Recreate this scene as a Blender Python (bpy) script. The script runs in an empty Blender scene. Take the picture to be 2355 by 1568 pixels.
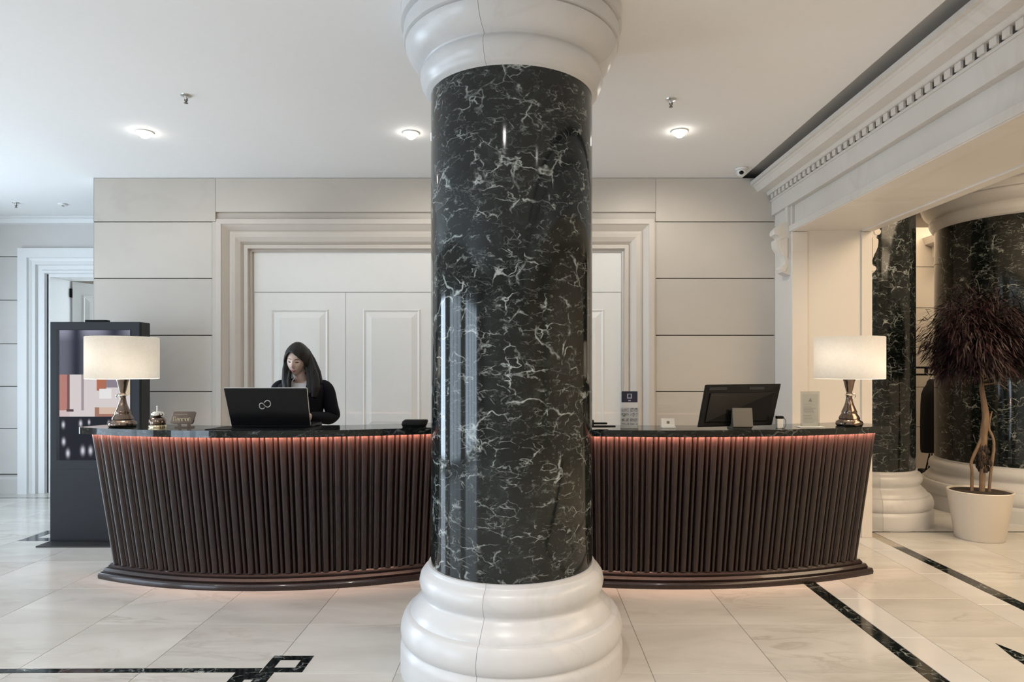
import bpy, bmesh, math, random
from mathutils import Vector, Matrix
random.seed(7)
R = math.radians
S = bpy.context.scene
C = S.collection

# ------------------------------------------------------------------ camera
F, PX, PY, HC = 1530.0, 1207.0, 846.0, 1.5
cam = bpy.data.cameras.new('camera'); camo = bpy.data.objects.new('camera', cam); C.objects.link(camo)
cam.sensor_width = 36.0; cam.lens = F / 2355 * 36
cam.shift_x = -(PX - 1177.5) / 2355; cam.shift_y = (PY - 784) / 2355
cam.clip_start = 0.05; cam.clip_end = 100
camo.location = (0, 0, HC); camo.rotation_euler = (R(90), 0, 0)
S.camera = camo
def P(px, py, d): return Vector(((px - PX) * d / F, d, HC - (py - PY) * d / F))
def PXX(px, d): return (px - PX) * d / F
def PZ(py, d): return HC - (py - PY) * d / F

# ------------------------------------------------------------------ world, lights, exposure
w = bpy.data.worlds.new('sky'); S.world = w; w.use_nodes = True
w.node_tree.nodes['Background'].inputs[0].default_value = (0.72, 0.84, 1.0, 1)
w.node_tree.nodes['Background'].inputs[1].default_value = 1.0
S.view_settings.view_transform = 'Standard'; S.view_settings.look = 'None'
S.view_settings.gamma = 1.0; S.view_settings.use_curve_mapping = False
S.view_settings.exposure = 0.0
def area(name, loc, rot, sx, sy, power, col):
    l = bpy.data.lights.new(name, 'AREA'); l.shape = 'RECTANGLE'; l.size = sx; l.size_y = sy
    l.energy = power; l.color = col
    o = bpy.data.objects.new(name, l); C.objects.link(o); o.location = loc; o.rotation_euler = rot
    return o
DAY = (0.70, 0.85, 1.0); WARM = (1.0, 0.77, 0.52); NEUT = (1.0, 0.96, 0.92)
# daylight standing in the three tall window openings of the left wall
area('daylight_window', (-7.12, 5.55, 1.35), (0, R(-90), 0), 2.5, 1.5, 150, DAY)
area('daylight_window', (-7.12, 2.3, 1.35), (0, R(-90), 0), 2.5, 2.6, 95, DAY)
area('daylight_window', (-7.12, -1.6, 1.35), (0, R(-90), 0), 2.5, 3.2, 190, DAY)
# daylight in the room beyond the hall door
area('daylight_window', (-5.0, 9.83, 2.0), (R(90), 0, 0), 1.6, 1.8, 140, DAY)
# added fill spots over the lobby around and behind the photographer, no fittings
def spot(loc, power, col, size=150, rad=0.07):
    l = bpy.data.lights.new('lobby_fill', 'SPOT'); l.energy = power; l.color = col; l.spot_size = R(size); l.spot_blend = 0.6; l.shadow_soft_size = rad
    o = bpy.data.objects.new('lobby_fill', l); C.objects.link(o); o.location = loc; return o
for x_ in (-5.0, -2.6, -0.4, 1.5):
    for y_ in (-3.6, -1.2, 1.0): spot((x_, y_, 3.27), 125 if (y_ > 0 and -3 < x_ < 0) else 56, NEUT)
# warm ceiling lighting of the side hall beyond the beam
area('side_hall_light', (4.9, 3.2, 3.55), (0, 0, 0), 2.4, 3.6, 185, WARM)
area('side_hall_light', (5.2, -1.2, 3.55), (0, 0, 0), 2.4, 3.2, 160, WARM)

area('side_hall_light', (5.4, 8.0, 3.58), (0, 0, 0), 2.0, 0.8, 75, WARM)  # added out of view to lighten the far wall behind the columns

# ------------------------------------------------------------------ materials
MATS = {}
def newmat(name):
    m = bpy.data.materials.new(name); m.use_nodes = True
    nt = m.node_tree; return m, nt, nt.nodes['Principled BSDF']
def mat(name, col, rough=0.5, metal=0.0, emit=None, es=0.0, coat=0.0, noise=0.0, nscale=20.0, bump=0.0, stretch=(1, 1, 1), spec=None):
    if name in MATS: return MATS[name]
    m, nt, b = newmat(name)
    b.inputs['Base Color'].default_value = (*col, 1); b.inputs['Roughness'].default_value = rough
    b.inputs['Metallic'].default_value = metal
    if coat: b.inputs['Coat Weight'].default_value = coat; b.inputs['Coat Roughness'].default_value = 0.06
    if spec is not None: b.inputs['Specular IOR Level'].default_value = spec
    if emit: b.inputs['Emission Color'].default_value = (*emit, 1); b.inputs['Emission Strength'].default_value = es
    tc = nt.nodes.new('ShaderNodeTexCoord'); mp = nt.nodes.new('ShaderNodeMapping'); mp.inputs['Scale'].default_value = stretch
    nz = nt.nodes.new('ShaderNodeTexNoise'); nz.inputs['Scale'].default_value = nscale; nz.inputs['Detail'].default_value = 5
    nt.links.new(tc.outputs['Object'], mp.inputs[0]); nt.links.new(mp.outputs[0], nz.inputs['Vector'])
    mx = nt.nodes.new('ShaderNodeMixRGB'); a = max(noise, 0.02)
    mx.inputs[1].default_value = (*[c * (1 - a) for c in col], 1); mx.inputs[2].default_value = (*[min(1, c * (1 + a)) for c in col], 1)
    nt.links.new(nz.outputs[0], mx.inputs[0]); nt.links.new(mx.outputs[0], b.inputs['Base Color'])
    if bump:
        bp = nt.nodes.new('ShaderNodeBump'); bp.inputs['Strength'].default_value = bump; bp.inputs['Distance'].default_value = 0.01
        nt.links.new(nz.outputs[0], bp.inputs['Height']); nt.links.new(bp.outputs[0], b.inputs['Normal'])
    MATS[name] = m; return m

def N(nt, t, **kw):
    n = nt.nodes.new(t)
    for k, v in kw.items(): setattr(n, k, v)
    return n
def ramp(nt, src, pts):
    r = nt.nodes.new('ShaderNodeValToRGB'); e = r.color_ramp.elements
    while len(e) < len(pts): e.new(0.5)
    for i, (p, c) in enumerate(pts):
        e[i].position = p; e[i].color = (*c, 1) if len(c) == 3 else c
    nt.links.new(src, r.inputs[0]); return r.outputs[0]
def math_(nt, op, a, b=None):
    n = nt.nodes.new('ShaderNodeMath'); n.operation = op
    for i, v in enumerate((a, b)):
        if v is None: continue
        if isinstance(v, (int, float)): n.inputs[i].default_value = v
        else: nt.links.new(v, n.inputs[i])
    return n.outputs[0]
def noise(nt, vec, scale, detail=4, dist=0.0, rough=0.55):
    n = nt.nodes.new('ShaderNodeTexNoise'); n.inputs['Scale'].default_value = scale; n.inputs['Detail'].default_value = detail
    n.inputs['Distortion'].default_value = dist; n.inputs['Roughness'].default_value = rough
    nt.links.new(vec, n.inputs['Vector']); return n.outputs[0]
def mapping(nt, scale=(1, 1, 1), rot=(0, 0, 0), loc=(0, 0, 0), coord='Object'):
    tc = nt.nodes.new('ShaderNodeTexCoord'); mp = nt.nodes.new('ShaderNodeMapping')
    mp.inputs['Scale'].default_value = scale; mp.inputs['Rotation'].default_value = rot; mp.inputs['Location'].default_value = loc
    nt.links.new(tc.outputs[coord], mp.inputs[0]); return mp.outputs[0]

def green_marble(name, gain=1.0):
    m, nt, b = newmat(name)
    v0 = mapping(nt)
    def warp(vec, scale, amt):
        n = nt.nodes.new('ShaderNodeTexNoise'); n.inputs['Scale'].default_value = scale; n.inputs['Detail'].default_value = 4; nt.links.new(vec, n.inputs['Vector'])
        a = nt.nodes.new('ShaderNodeVectorMath'); a.operation = 'SUBTRACT'; nt.links.new(n.outputs['Color'], a.inputs[0]); a.inputs[1].default_value = (.5, .5, .5)
        k = nt.nodes.new('ShaderNodeVectorMath'); k.operation = 'SCALE'; nt.links.new(a.outputs[0], k.inputs[0]); k.inputs['Scale'].default_value = amt
        p = nt.nodes.new('ShaderNodeVectorMath'); p.operation = 'ADD'; nt.links.new(vec, p.inputs[0]); nt.links.new(k.outputs[0], p.inputs[1]); return p.outputs[0]
    v = warp(v0, 5.0, 0.30); v2 = warp(mapping(nt, (1, 1, 1.5), (0.5, 0.35, 0.2), (3, 1, 7)), 7.0, 0.22); v3 = warp(mapping(nt, (1, 1, 2.0), (0.1, 0.3, 0.5), (9, 4, 2)), 12.0, 0.12)
    base = ramp(nt, noise(nt, v2, 7, 9, 0.3, 0.75), [(0.36, (0.003, 0.0045, 0.0045)), (0.55, (0.007, 0.010, 0.0095)), (0.68, (0.020, 0.028, 0.026)), (0.80, (0.050, 0.065, 0.060))])
    def vein(vec, scale, width, maskscale, lo, hi):
        n = nt.nodes.new('ShaderNodeTexVoronoi'); n.feature = 'DISTANCE_TO_EDGE'; n.inputs['Scale'].default_value = scale; nt.links.new(vec, n.inputs['Vector'])
        line = ramp(nt, n.outputs['Distance'], [(0.0, (1, 1, 1)), (width * 0.35, (0.55, 0.55, 0.55)), (width, (0, 0, 0))])
        mk = ramp(nt, noise(nt, vec, maskscale, 4, 0, 0.65), [(lo, (0, 0, 0)), (hi, (1, 1, 1))])
        return math_(nt, 'MULTIPLY', line, mk)
    s = math_(nt, 'MAXIMUM', vein(v, 3.4, 0.028, 5.0, 0.52, 0.62), vein(v2, 6.5, 0.040, 6.5, 0.52, 0.64))
    s = math_(nt, 'MAXIMUM', s, math_(nt, 'MULTIPLY', vein(v3, 12.0, 0.06, 8.0, 0.51, 0.66), 0.75))
    s = math_(nt, 'MAXIMUM', s, math_(nt, 'MULTIPLY', vein(v2, 26.0, 0.10, 12.0, 0.52, 0.72), 0.35))
    s = math_(nt, 'MULTIPLY', s, 0.8 * gain)
    mx = nt.nodes.new('ShaderNodeMixRGB'); nt.links.new(s, mx.inputs[0]); nt.links.new(base, mx.inputs[1])
    mx.inputs[2].default_value = (0.50, 0.55, 0.53, 1); nt.links.new(mx.outputs[0], b.inputs['Base Color'])
    b.inputs['Roughness'].default_value = 0.08; b.inputs['IOR'].default_value = 1.46
    MATS[name] = m; return m
def soft_marble(name, c0, c1, vein, rough=0.18, scale=1.2, rnd=True, stretch=(0.6, 1.8, 1), bump=0.0, spec=0.5):
    m, nt, b = newmat(name)
    oi = nt.nodes.new('ShaderNodeObjectInfo')
    tc = nt.nodes.new('ShaderNodeTexCoord'); geo = nt.nodes.new('ShaderNodeNewGeometry')
    add = nt.nodes.new('ShaderNodeVectorMath'); add.operation = 'ADD'
    nt.links.new(geo.outputs['Position'], add.inputs[0])
    if rnd:
        cm = nt.nodes.new('ShaderNodeCombineXYZ')
        for i in range(3): nt.links.new(math_(nt, 'MULTIPLY', oi.outputs['Random'], 17.0 + 9 * i), cm.inputs[i])
        nt.links.new(cm.outputs[0], add.inputs[1])
    mp = nt.nodes.new('ShaderNodeMapping'); mp.inputs['Scale'].default_value = stretch; mp.inputs['Rotation'].default_value = (0, 0, 0.5)
    nt.links.new(add.outputs[0], mp.inputs[0])
    base = ramp(nt, noise(nt, mp.outputs[0], scale, 6, 0.6), [(0.3, c0), (0.7, c1)])
    n = noise(nt, mp.outputs[0], scale * 1.7, 5, 1.5)
    a = math_(nt, 'ABSOLUTE', math_(nt, 'SUBTRACT', n, 0.5))
    vn = math_(nt, 'MULTIPLY', ramp(nt, a, [(0, (1, 1, 1)), (0.06, (0, 0, 0))]), ramp(nt, noise(nt, mp.outputs[0], scale * 0.9, 2), [(0.48, (0, 0, 0)), (0.7, (0.55, 0.55, 0.55))]))
    mx = nt.nodes.new('ShaderNodeMixRGB'); nt.links.new(vn, mx.inputs[0]); nt.links.new(base, mx.inputs[1]); mx.inputs[2].default_value = (*vein, 1)
    out = mx.outputs[0]
    if rnd:
        hs = nt.nodes.new('ShaderNodeHueSaturation'); nt.links.new(out, hs.inputs['Color'])
        nt.links.new(math_(nt, 'ADD', math_(nt, 'MULTIPLY', oi.outputs['Random'], 0.10), 0.95), hs.inputs['Value']); out = hs.outputs[0]
    nt.links.new(out, b.inputs['Base Color']); b.inputs['Roughness'].default_value = rough; b.inputs['Specular IOR Level'].default_value = spec
    MATS[name] = m; return m
def wood_mat(name):
    m, nt, b = newmat(name)
    v = mapping(nt, (60, 60, 2.5))
    col = ramp(nt, noise(nt, v, 1.5, 5, 0.3), [(0.3, (0.008, 0.0042, 0.0038)), (0.7, (0.024, 0.012, 0.0105))])
    nt.links.new(col, b.inputs['Base Color']); b.inputs['Roughness'].default_value = 0.30; b.inputs['Specular IOR Level'].default_value = 0.3
    b.inputs['Coat Weight'].default_value = 0.45; b.inputs['Coat Roughness'].default_value = 0.07
    MATS[name] = m; return m
def vcol_mat(name, emit=0.0, rough=0.4):
    m, nt, b = newmat(name)
    at = nt.nodes.new('ShaderNodeVertexColor'); at.layer_name = 'Col'
    b.inputs['Roughness'].default_value = rough
    if not emit: nt.links.new(at.outputs[0], b.inputs['Base Color'])
    if emit:
        b.inputs['Base Color'].default_value = (0.004, 0.004, 0.005, 1); b.inputs['Specular IOR Level'].default_value = 0.15
        nt.links.new(at.outputs[0], b.inputs['Emission Color']); b.inputs['Emission Strength'].default_value = emit
    MATS[name] = m; return m

green_marble('green_marble'); green_marble('counter_marble', 0.35)
soft_marble('floor_marble', (0.465, 0.445, 0.405), (0.61, 0.595, 0.56), (0.33, 0.29, 0.235), spec=0.35, rough=0.17, scale=1.5)
soft_marble('white_marble', (0.55, 0.55, 0.55), (0.60, 0.60, 0.605), (0.50, 0.495, 0.49), rough=0.30, scale=1.5, stretch=(1, 1, 1))
soft_marble('border_marble', (0.56, 0.55, 0.53), (0.63, 0.62, 0.605), (0.6, 0.55, 0.5), rough=0.12, scale=1.5)
soft_marble('wall_stone', (0.52, 0.475, 0.42), (0.59, 0.545, 0.49), (0.50, 0.45, 0.40), rough=0.42, scale=0.8)
soft_marble('beam_stone', (0.66, 0.62, 0.57), (0.72, 0.68, 0.63), (0.58, 0.52, 0.46), rough=0.45, scale=0.7, rnd=False)
soft_marble('hall_stone', (0.56, 0.55, 0.53), (0.62, 0.61, 0.59), (0.54, 0.52, 0.50), rough=0.42, scale=0.8)
wood_mat('dark_wood')
mat('ceiling_paint', (0.83, 0.825, 0.82), 0.85, noise=0.01)
mat('plain_wall', (0.55, 0.51, 0.46), 0.7)
mat('recess_shade', (0.22, 0.23, 0.24), 0.9)
mat('groove', (0.16, 0.14, 0.12), 0.9)
mat('grout', (0.40, 0.36, 0.30), 0.8)
mat('door_paint', (0.82, 0.81, 0.785), 0.38)
mat('frame_stone', (0.60, 0.545, 0.485), 0.45, noise=0.04, nscale=6)
mat('hall_trim', (0.76, 0.77, 0.77), 0.45)
mat('kiosk_body', (0.018, 0.020, 0.025), 0.5, spec=0.3)
mat('kiosk_side', (0.018, 0.018, 0.018), 0.5)
mat('black_plastic', (0.004, 0.004, 0.0045), 0.45, spec=0.15)
mat('black_gloss', (0.004, 0.004, 0.0045), 0.22, spec=0.2)
mat('grey_plastic', (0.16, 0.145, 0.125), 0.45)
mat('silver', (0.62, 0.62, 0.60), 0.28, 1.0)
mat('chrome', (0.80, 0.78, 0.74), 0.10, 1.0)
mat('bronze', (0.20, 0.15, 0.12), 0.16, 1.0, noise=0.15)
mat('brass', (0.62, 0.54, 0.36), 0.2, 1.0)
mat('white_plastic', (0.78, 0.77, 0.74), 0.4)
mat('white_paper', (0.80, 0.78, 0.74), 0.6)
mat('led', (1, 0.45, 0.3), 0.5, emit=(1.0, 0.56, 0.40), es=540)
mat('lamp_disc', (1, 1, 1), 0.5, emit=(1.0, 0.95, 0.86), es=30)
mat('pot', (0.66, 0.60, 0.52), 0.4)
mat('soil', (0.03, 0.02, 0.014), 0.95, noise=0.4, nscale=60, bump=0.6)
mat('bark', (0.20, 0.13, 0.078), 0.9, noise=0.6, nscale=45, bump=1.0, stretch=(1, 1, 0.25))
mat('blazer', (0.006, 0.006, 0.010), 0.8, spec=0.2, noise=0.1, nscale=300)
mat('trousers', (0.010, 0.010, 0.014), 0.8)
mat('shirt', (0.80, 0.78, 0.80), 0.7)
def hair_mat():
    m, nt, b = newmat('hair'); v = mapping(nt, (1, 0.8, 0.06))
    n = noise(nt, v, 170, 3, 0.4, 0.6); n2 = noise(nt, v, 45, 3, 0.8)
    c = ramp(nt, n2, [(0.35, (0.0035, 0.0026, 0.0022)), (0.65, (0.013, 0.0095, 0.0075))]); nt.links.new(c, b.inputs['Base Color'])
    b.inputs['Roughness'].default_value = 0.40; b.inputs['Specular IOR Level'].default_value = 0.35
    bp = nt.nodes.new('ShaderNodeBump'); bp.inputs['Strength'].default_value = 0.9; bp.inputs['Distance'].default_value = 0.006
    nt.links.new(math_(nt, 'ADD', n, math_(nt, 'MULTIPLY', n2, 1.5)), bp.inputs['Height']); nt.links.new(bp.outputs[0], b.inputs['Normal']); MATS['hair'] = m
hair_mat()
mat('lips', (0.42, 0.13, 0.12), 0.4)
mat('eye_dark', (0.012, 0.009, 0.008), 0.3)
mat('coat_black', (0.004, 0.004, 0.006), 0.9)
mat('shoe', (0.01, 0.01, 0.01), 0.3)
def skin():
    m, nt, b = newmat('skin'); b.inputs['Base Color'].default_value = (0.62, 0.43, 0.34, 1); b.inputs['Roughness'].default_value = 0.5
    b.inputs['Subsurface Weight'].default_value = 0.15; b.inputs['Subsurface Radius'].default_value = (0.02, 0.008, 0.005); b.inputs['Subsurface Scale'].default_value = 0.3
    v = mapping(nt); c = ramp(nt, noise(nt, v, 18, 4), [(0.3, (0.66, 0.48, 0.40)), (0.7, (0.74, 0.55, 0.46))]); nt.links.new(c, b.inputs['Base Color'])
    MATS['skin'] = m
skin()
def shade_mat():
    m, nt, b = newmat('lamp_shade')
    out = nt.nodes['Material Output']; tr = nt.nodes.new('ShaderNodeBsdfTranslucent'); df = nt.nodes.new('ShaderNodeBsdfDiffuse'); mx = nt.nodes.new('ShaderNodeMixShader')
    v = mapping(nt, (1, 1, 1)); c = ramp(nt, noise(nt, v, 60, 3), [(0.3, (0.68, 0.665, 0.635)), (0.7, (0.72, 0.705, 0.675))])
    nt.links.new(c, tr.inputs[0]); nt.links.new(c, df.inputs[0]); mx.inputs[0].default_value = 0.6
    nt.links.new(df.outputs[0], mx.inputs[1]); nt.links.new(tr.outputs[0], mx.inputs[2]); nt.links.new(mx.outputs[0], out.inputs[0])
    MATS['lamp_shade'] = m
shade_mat()
def glass_mat():
    m, nt, b = newmat('acrylic'); out = nt.nodes['Material Output']
    t = nt.nodes.new('ShaderNodeBsdfTransparent'); g = nt.nodes.new('ShaderNodeBsdfGlossy'); g.inputs['Roughness'].default_value = 0.05
    v = mapping(nt); c = ramp(nt, noise(nt, v, 4, 2), [(0.3, (0.90, 0.92, 0.92)), (0.7, (0.95, 0.96, 0.96))]); nt.links.new(c, t.inputs[0])
    mx = nt.nodes.new('ShaderNodeMixShader'); mx.inputs[0].default_value = 0.07
    nt.links.new(t.outputs[0], mx.inputs[1]); nt.links.new(g.outputs[0], mx.inputs[2]); nt.links.new(mx.outputs[0], out.inputs[0])
    MATS['acrylic'] = m
glass_mat()
def leaf_mat():
    m, nt, b = newmat('leaf'); oi = nt.nodes.new('ShaderNodeNewGeometry')
    c = ramp(nt, oi.outputs['Random Per Island'], [(0.0, (0.006, 0.003, 0.0035)), (0.5, (0.018, 0.007, 0.009)), (0.85, (0.040, 0.014, 0.017)), (1.0, (0.035, 0.026, 0.02))])
    nt.links.new(c, b.inputs['Base Color']); b.inputs['Roughness'].default_value = 0.5; b.inputs['Specular IOR Level'].default_value = 0.3; MATS['leaf'] = m
leaf_mat()
vcol_mat('screen_print', emit=0.8, rough=0.6); vcol_mat('paper_print', rough=0.6)

# ------------------------------------------------------------------ geometry helpers
class MB:
    def __init__(s): s.v = []; s.f = []
    def box(s, x0, x1, y0, y1, z0, z1):
        n = len(s.v); s.v += [(x, y, z) for z in (z0, z1) for y in (y0, y1) for x in (x0, x1)]
        s.f += [tuple(n + i for i in q) for q in ((0, 2, 3, 1), (4, 5, 7, 6), (0, 1, 5, 4), (2, 6, 7, 3), (0, 4, 6, 2), (1, 3, 7, 5))]; return s
    def quad(s, *p):
        n = len(s.v); s.v += [tuple(q) for q in p]; s.f.append(tuple(range(n, n + len(p)))); return s
    def lathe(s, prof, c=(0, 0, 0), n=64, a0=0.0, a1=2 * math.pi, cap=False):
        full = abs(a1 - a0 - 2 * math.pi) < 1e-6; m = n if full else n + 1; b = len(s.v)
        for r, z in prof:
            for i in range(m):
                a = a0 + (a1 - a0) * i / n; s.v.append((c[0] + r * math.sin(a), c[1] - r * math.cos(a), c[2] + z))
        for j in range(len(prof) - 1):
            for i in range(n):
                k = (i + 1) % m; s.f.append((b + j * m + i, b + j * m + k, b + (j + 1) * m + k, b + (j + 1) * m + i))
        if cap:
            s.f.append(tuple(b + i for i in reversed(range(m)))); s.f.append(tuple(b + (len(prof) - 1) * m + i for i in range(m)))
        return s
    def prism(s, poly, a, b, axis='y'):
        # poly 2D points -> extruded between a and b along axis. y: (x,z); x: (y,z); z: (x,y)
        n = len(s.v); k = len(poly)
        for t in (a, b):
            for p in poly:
                s.v.append({'y': (p[0], t, p[1]), 'x': (t, p[0], p[1]), 'z': (p[0], p[1], t)}[axis])
        s.f += [(n + i, n + (i + 1) % k, n + k + (i + 1) % k, n + k + i) for i in range(k)]
        s.f.append(tuple(n + i for i in reversed(range(k)))); s.f.append(tuple(n + k + i for i in range(k))); return s
    def tube(s, path, rad, n=10, cap=True, flat=None):
        path = [Vector(p) for p in path]; rr = rad if isinstance(rad, (list, tuple)) else [rad] * len(path)
        b = len(s.v); up = None
        for i, p in enumerate(path):
            t = (path[min(i + 1, len(path) - 1)] - path[max(i - 1, 0)]).normalized()
            if up is None: up = Vector((0, 0, 1)) if abs(t.z) < 0.9 else Vector((0, 1, 0))
            x = t.cross(up).normalized(); y = x.cross(t).normalized(); up = y
            r = rr[i]; ra, rb = (r, r) if not isinstance(r, (list, tuple)) else r
            for k in range(n):
                a = 2 * math.pi * k / n; q = p + x * (ra * math.cos(a)) + y * (rb * math.sin(a)); s.v.append(tuple(q))
        for i in range(len(path) - 1):
            for k in range(n):
                l = (k + 1) % n; s.f.append((b + i * n + k, b + i * n + l, b + (i + 1) * n + l, b + (i + 1) * n + k))
        if cap:
            s.f.append(tuple(b + k for k in reversed(range(n)))); e = b + (len(path) - 1) * n; s.f.append(tuple(e + k for k in range(n)))
        return s
    def rings(s, secs, n=24, cap=True, pw=2.0):
        # secs: (cx, cy, z, rx, ry)
        b = len(s.v)
        for cx, cy, z, rx, ry in secs:
            for k in range(n):
                a = 2 * math.pi * k / n; ca, sa = math.cos(a), math.sin(a)
                s.v.append((cx + rx * math.copysign(abs(ca) ** (2 / pw), ca), cy + ry * math.copysign(abs(sa) ** (2 / pw), sa), z))
        for i in range(len(secs) - 1):
            for k in range(n):
                l = (k + 1) % n; s.f.append((b + i * n + k, b + i * n + l, b + (i + 1) * n + l, b + (i + 1) * n + k))
        if cap:
            s.f.append(tuple(b + k for k in reversed(range(n)))); e = b + (len(secs) - 1) * n; s.f.append(tuple(e + k for k in range(n)))
        return s
    def ell(s, c, r, n=16, m=10):
        secs = []
        for j in range(m + 1):
            t = -math.pi / 2 + math.pi * j / m; k = max(math.cos(t), 0.02)
            secs.append((c[0], c[1], c[2] + r[2] * math.sin(t), r[0] * k, r[1] * k))
        return s.rings(secs, n)
    def mesh(s, name):
        me = bpy.data.meshes.new(name); me.from_pydata(s.v, [], s.f)
        bm = bmesh.new(); bm.from_mesh(me); bmesh.ops.recalc_face_normals(bm, faces=bm.faces); bm.to_mesh(me); bm.free(); return me
    def build(s, name, material, parent=None, smooth=False, bevel=0.0, local=False, angle=40):
        me = s.mesh(name); return link(name, me, material, parent, smooth, bevel, local, angle)

def link(name, me, material, parent=None, smooth=False, bevel=0.0, local=False, angle=40):
    if material and not me.materials: me.materials.append(MATS[material])
    o = bpy.data.objects.new(name, me); C.objects.link(o)
    if smooth:
        for p in me.polygons: p.use_smooth = True
        try:
            me.set_sharp_from_angle(angle=R(angle))
        except Exception: pass
    if bevel:
        b = o.modifiers.new('bevel', 'BEVEL'); b.width = bevel; b.segments = 2; b.limit_method = 'ANGLE'
    if parent: setparent(o, parent, local)
    return o
def wloc(o):
    v = o.location.copy()
    while o.parent: o = o.parent; v = v + o.location
    return v
def setparent(o, parent, local=False):
    o.parent = parent
    if not local:
        # o.location currently in world; parents here only translate
        acc = Vector((0, 0, 0)); q = parent
        while q:
            acc += q.location; q = q.parent
        o.location = o.location - acc
def tag(o, label, cat, group=None, kind=None):
    o['label'] = label
    if cat: o['category'] = cat
    if group: o['group'] = group
    if kind: o['kind'] = kind
    return o
def struct(o, label, cat='wall'):
    o['kind'] = 'structure'; o['label'] = label; o['category'] = cat; return o
def thing(name, loc, label, cat, group=None, rz=0):
    o = bpy.data.objects.new(name, None); o.empty_display_size = 0.1; C.objects.link(o); o.location = loc; o.rotation_euler.z = rz
    return tag(o, label, cat, group)
def printed(name, x0, x1, z0, z1, y, fn, nx, nz, material, parent, thick=0.0):
    # flat printed face in the XZ plane facing -Y, colours from fn(u,v); u to the right, v up
    me = bpy.data.meshes.new(name); vs = []; fs = []
    for j in range(nz + 1):
        for i in range(nx + 1): vs.append((x0 + (x1 - x0) * i / nx, y, z0 + (z1 - z0) * j / nz))
    for j in range(nz):
        for i in range(nx): a = j * (nx + 1) + i; fs.append((a, a + 1, a + nx + 2, a + nx + 1))
    me.from_pydata(vs, [], fs); ca = me.color_attributes.new('Col', 'FLOAT_COLOR', 'CORNER')
    k = 0
    for p in me.polygons:
        i = p.index % nx; j = p.index // nx; c = fn((i + 0.5) / nx, (j + 0.5) / nz)
        for _ in p.loop_indices: ca.data[k].color = (*c, 1); k += 1
    return link(name, me, material, parent)

ZC, DW, DH, DJ = 3.30, 6.30, 7.96, 5.89
XF, XR = 2.367, 3.064            # beam / pier left and right faces
ZS = 2.7165                      # soffit height

# ------------------------------------------------------------------ floor
fl = MB().box(-7.4, 8.4, -5.4, 10.4, -0.15, -0.004).build('floor', 'grout')
struct(fl, 'polished cream marble tile floor with dark green inlaid strips', 'floor')
tile_cache = {}
def tile(name, x0, x1, y0, y1, material, gap=0.0015, top=0.0):
    wx, wy = round(x1 - x0, 3), round(y1 - y0, 3); key = (wx, wy, material, top)
    if key not in tile_cache:
        b = MB(); g = gap; hx, hy = wx / 2 - g, wy / 2 - g; c = 0.0012
        n = 0; b.v += [(-hx, -hy, -0.006), (hx, -hy, -0.006), (hx, hy, -0.006), (-hx, hy, -0.006), (-hx, -hy, top - c), (hx, -hy, top - c), (hx, hy, top - c), (-hx, hy, top - c),
                       (-hx + c, -hy + c, top), (hx - c, -hy + c, top), (hx - c, hy - c, top), (-hx + c, hy - c, top)]
        for i in range(4):
            j = (i + 1) % 4; b.f += [(i, j, 4 + j, 4 + i), (4 + i, 4 + j, 8 + j, 8 + i)]
        b.f.append((8, 9, 10, 11)); tile_cache[key] = b.mesh(name); tile_cache[key].materials.append(MATS[material])
    o = bpy.data.objects.new(name, tile_cache[key]); C.objects.link(o); o.location = ((x0 + x1) / 2, (y0 + y1) / 2, 0); o.parent = fl
    return o
rows = [0.12 + 0.63 * k for k in range(0, 16)]            # 0.12 ... 9.57
cols = [-0.005 - 0.63 * k for k in range(11, 0, -1)] + [-0.005, 0.625, 1.255, 1.94]
def infield(x0, x1, y0, y1): return (x1 > -0.95 * y1 - 0.4) and (x0 < 0.95 * y1 + 0.4) and y1 > 1.5
for j in range(len(rows) - 1):
    y0, y1 = rows[j], rows[j + 1]
    for i in range(len(cols) - 1):
        if infield(cols[i], cols[i + 1], y0, y1): tile('floor_tile', cols[i], cols[i + 1], y0, y1, 'floor_marble')
        else: tile('floor_tile', cols[i], cols[i + 1], y0, y1, 'floor_marble') if y1 > 1.5 else None
    if y1 > 1.5:
        tile('inlay_strip', 1.94, 2.034, y0, y1, 'green_marble', gap=0.0004)
        tile('border_tile', 2.034, 2.23, y0 - 0.2, y1 - 0.2, 'border_marble')
        tile('floor_tile', 2.23, 2.87, y0 - 0.2, y1 - 0.2, 'floor_marble')
        tile('border_tile', 2.87, 3.086, y0 - 0.31, y1 - 0.31, 'border_marble')
        if y1 < 6.2: tile('inlay_strip', 3.086, 3.185, y0 - 0.2, y1 - 0.2, 'green_marble', gap=0.0004)
ry = [1.07 + 0.63 * k for k in range(8)]
for j in range(len(ry) - 1):
    for i in range(7): tile('floor_tile', 3.185 + 0.63 * i, 3.185 + 0.63 * (i + 1), ry[j], ry[j + 1], 'floor_marble')
for i in range(7):
    tile('floor_tile', 3.185 + 0.63 * i, 3.185 + 0.63 * (i + 1), ry[-1], 6.07, 'floor_marble')
    tile('inlay_strip', 3.086 + 0.7 * i, 3.086 + 0.7 * (i + 1), 6.07, 6.115, 'green_marble', gap=0.0004)
    for k in range(4): tile('border_tile', 3.086 + 0.7 * i, 3.086 + 0.7 * (i + 1), 6.115 + 0.75 * k, 6.115 + 0.75 * (k + 1), 'border_marble')
mb = MB().box(-7.2, 8.2, -5.2, 1.38, -0.01, 0.0)
o = mb.build('floor_field', 'floor_marble', fl); o['kind'] = 'stuff'
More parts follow.
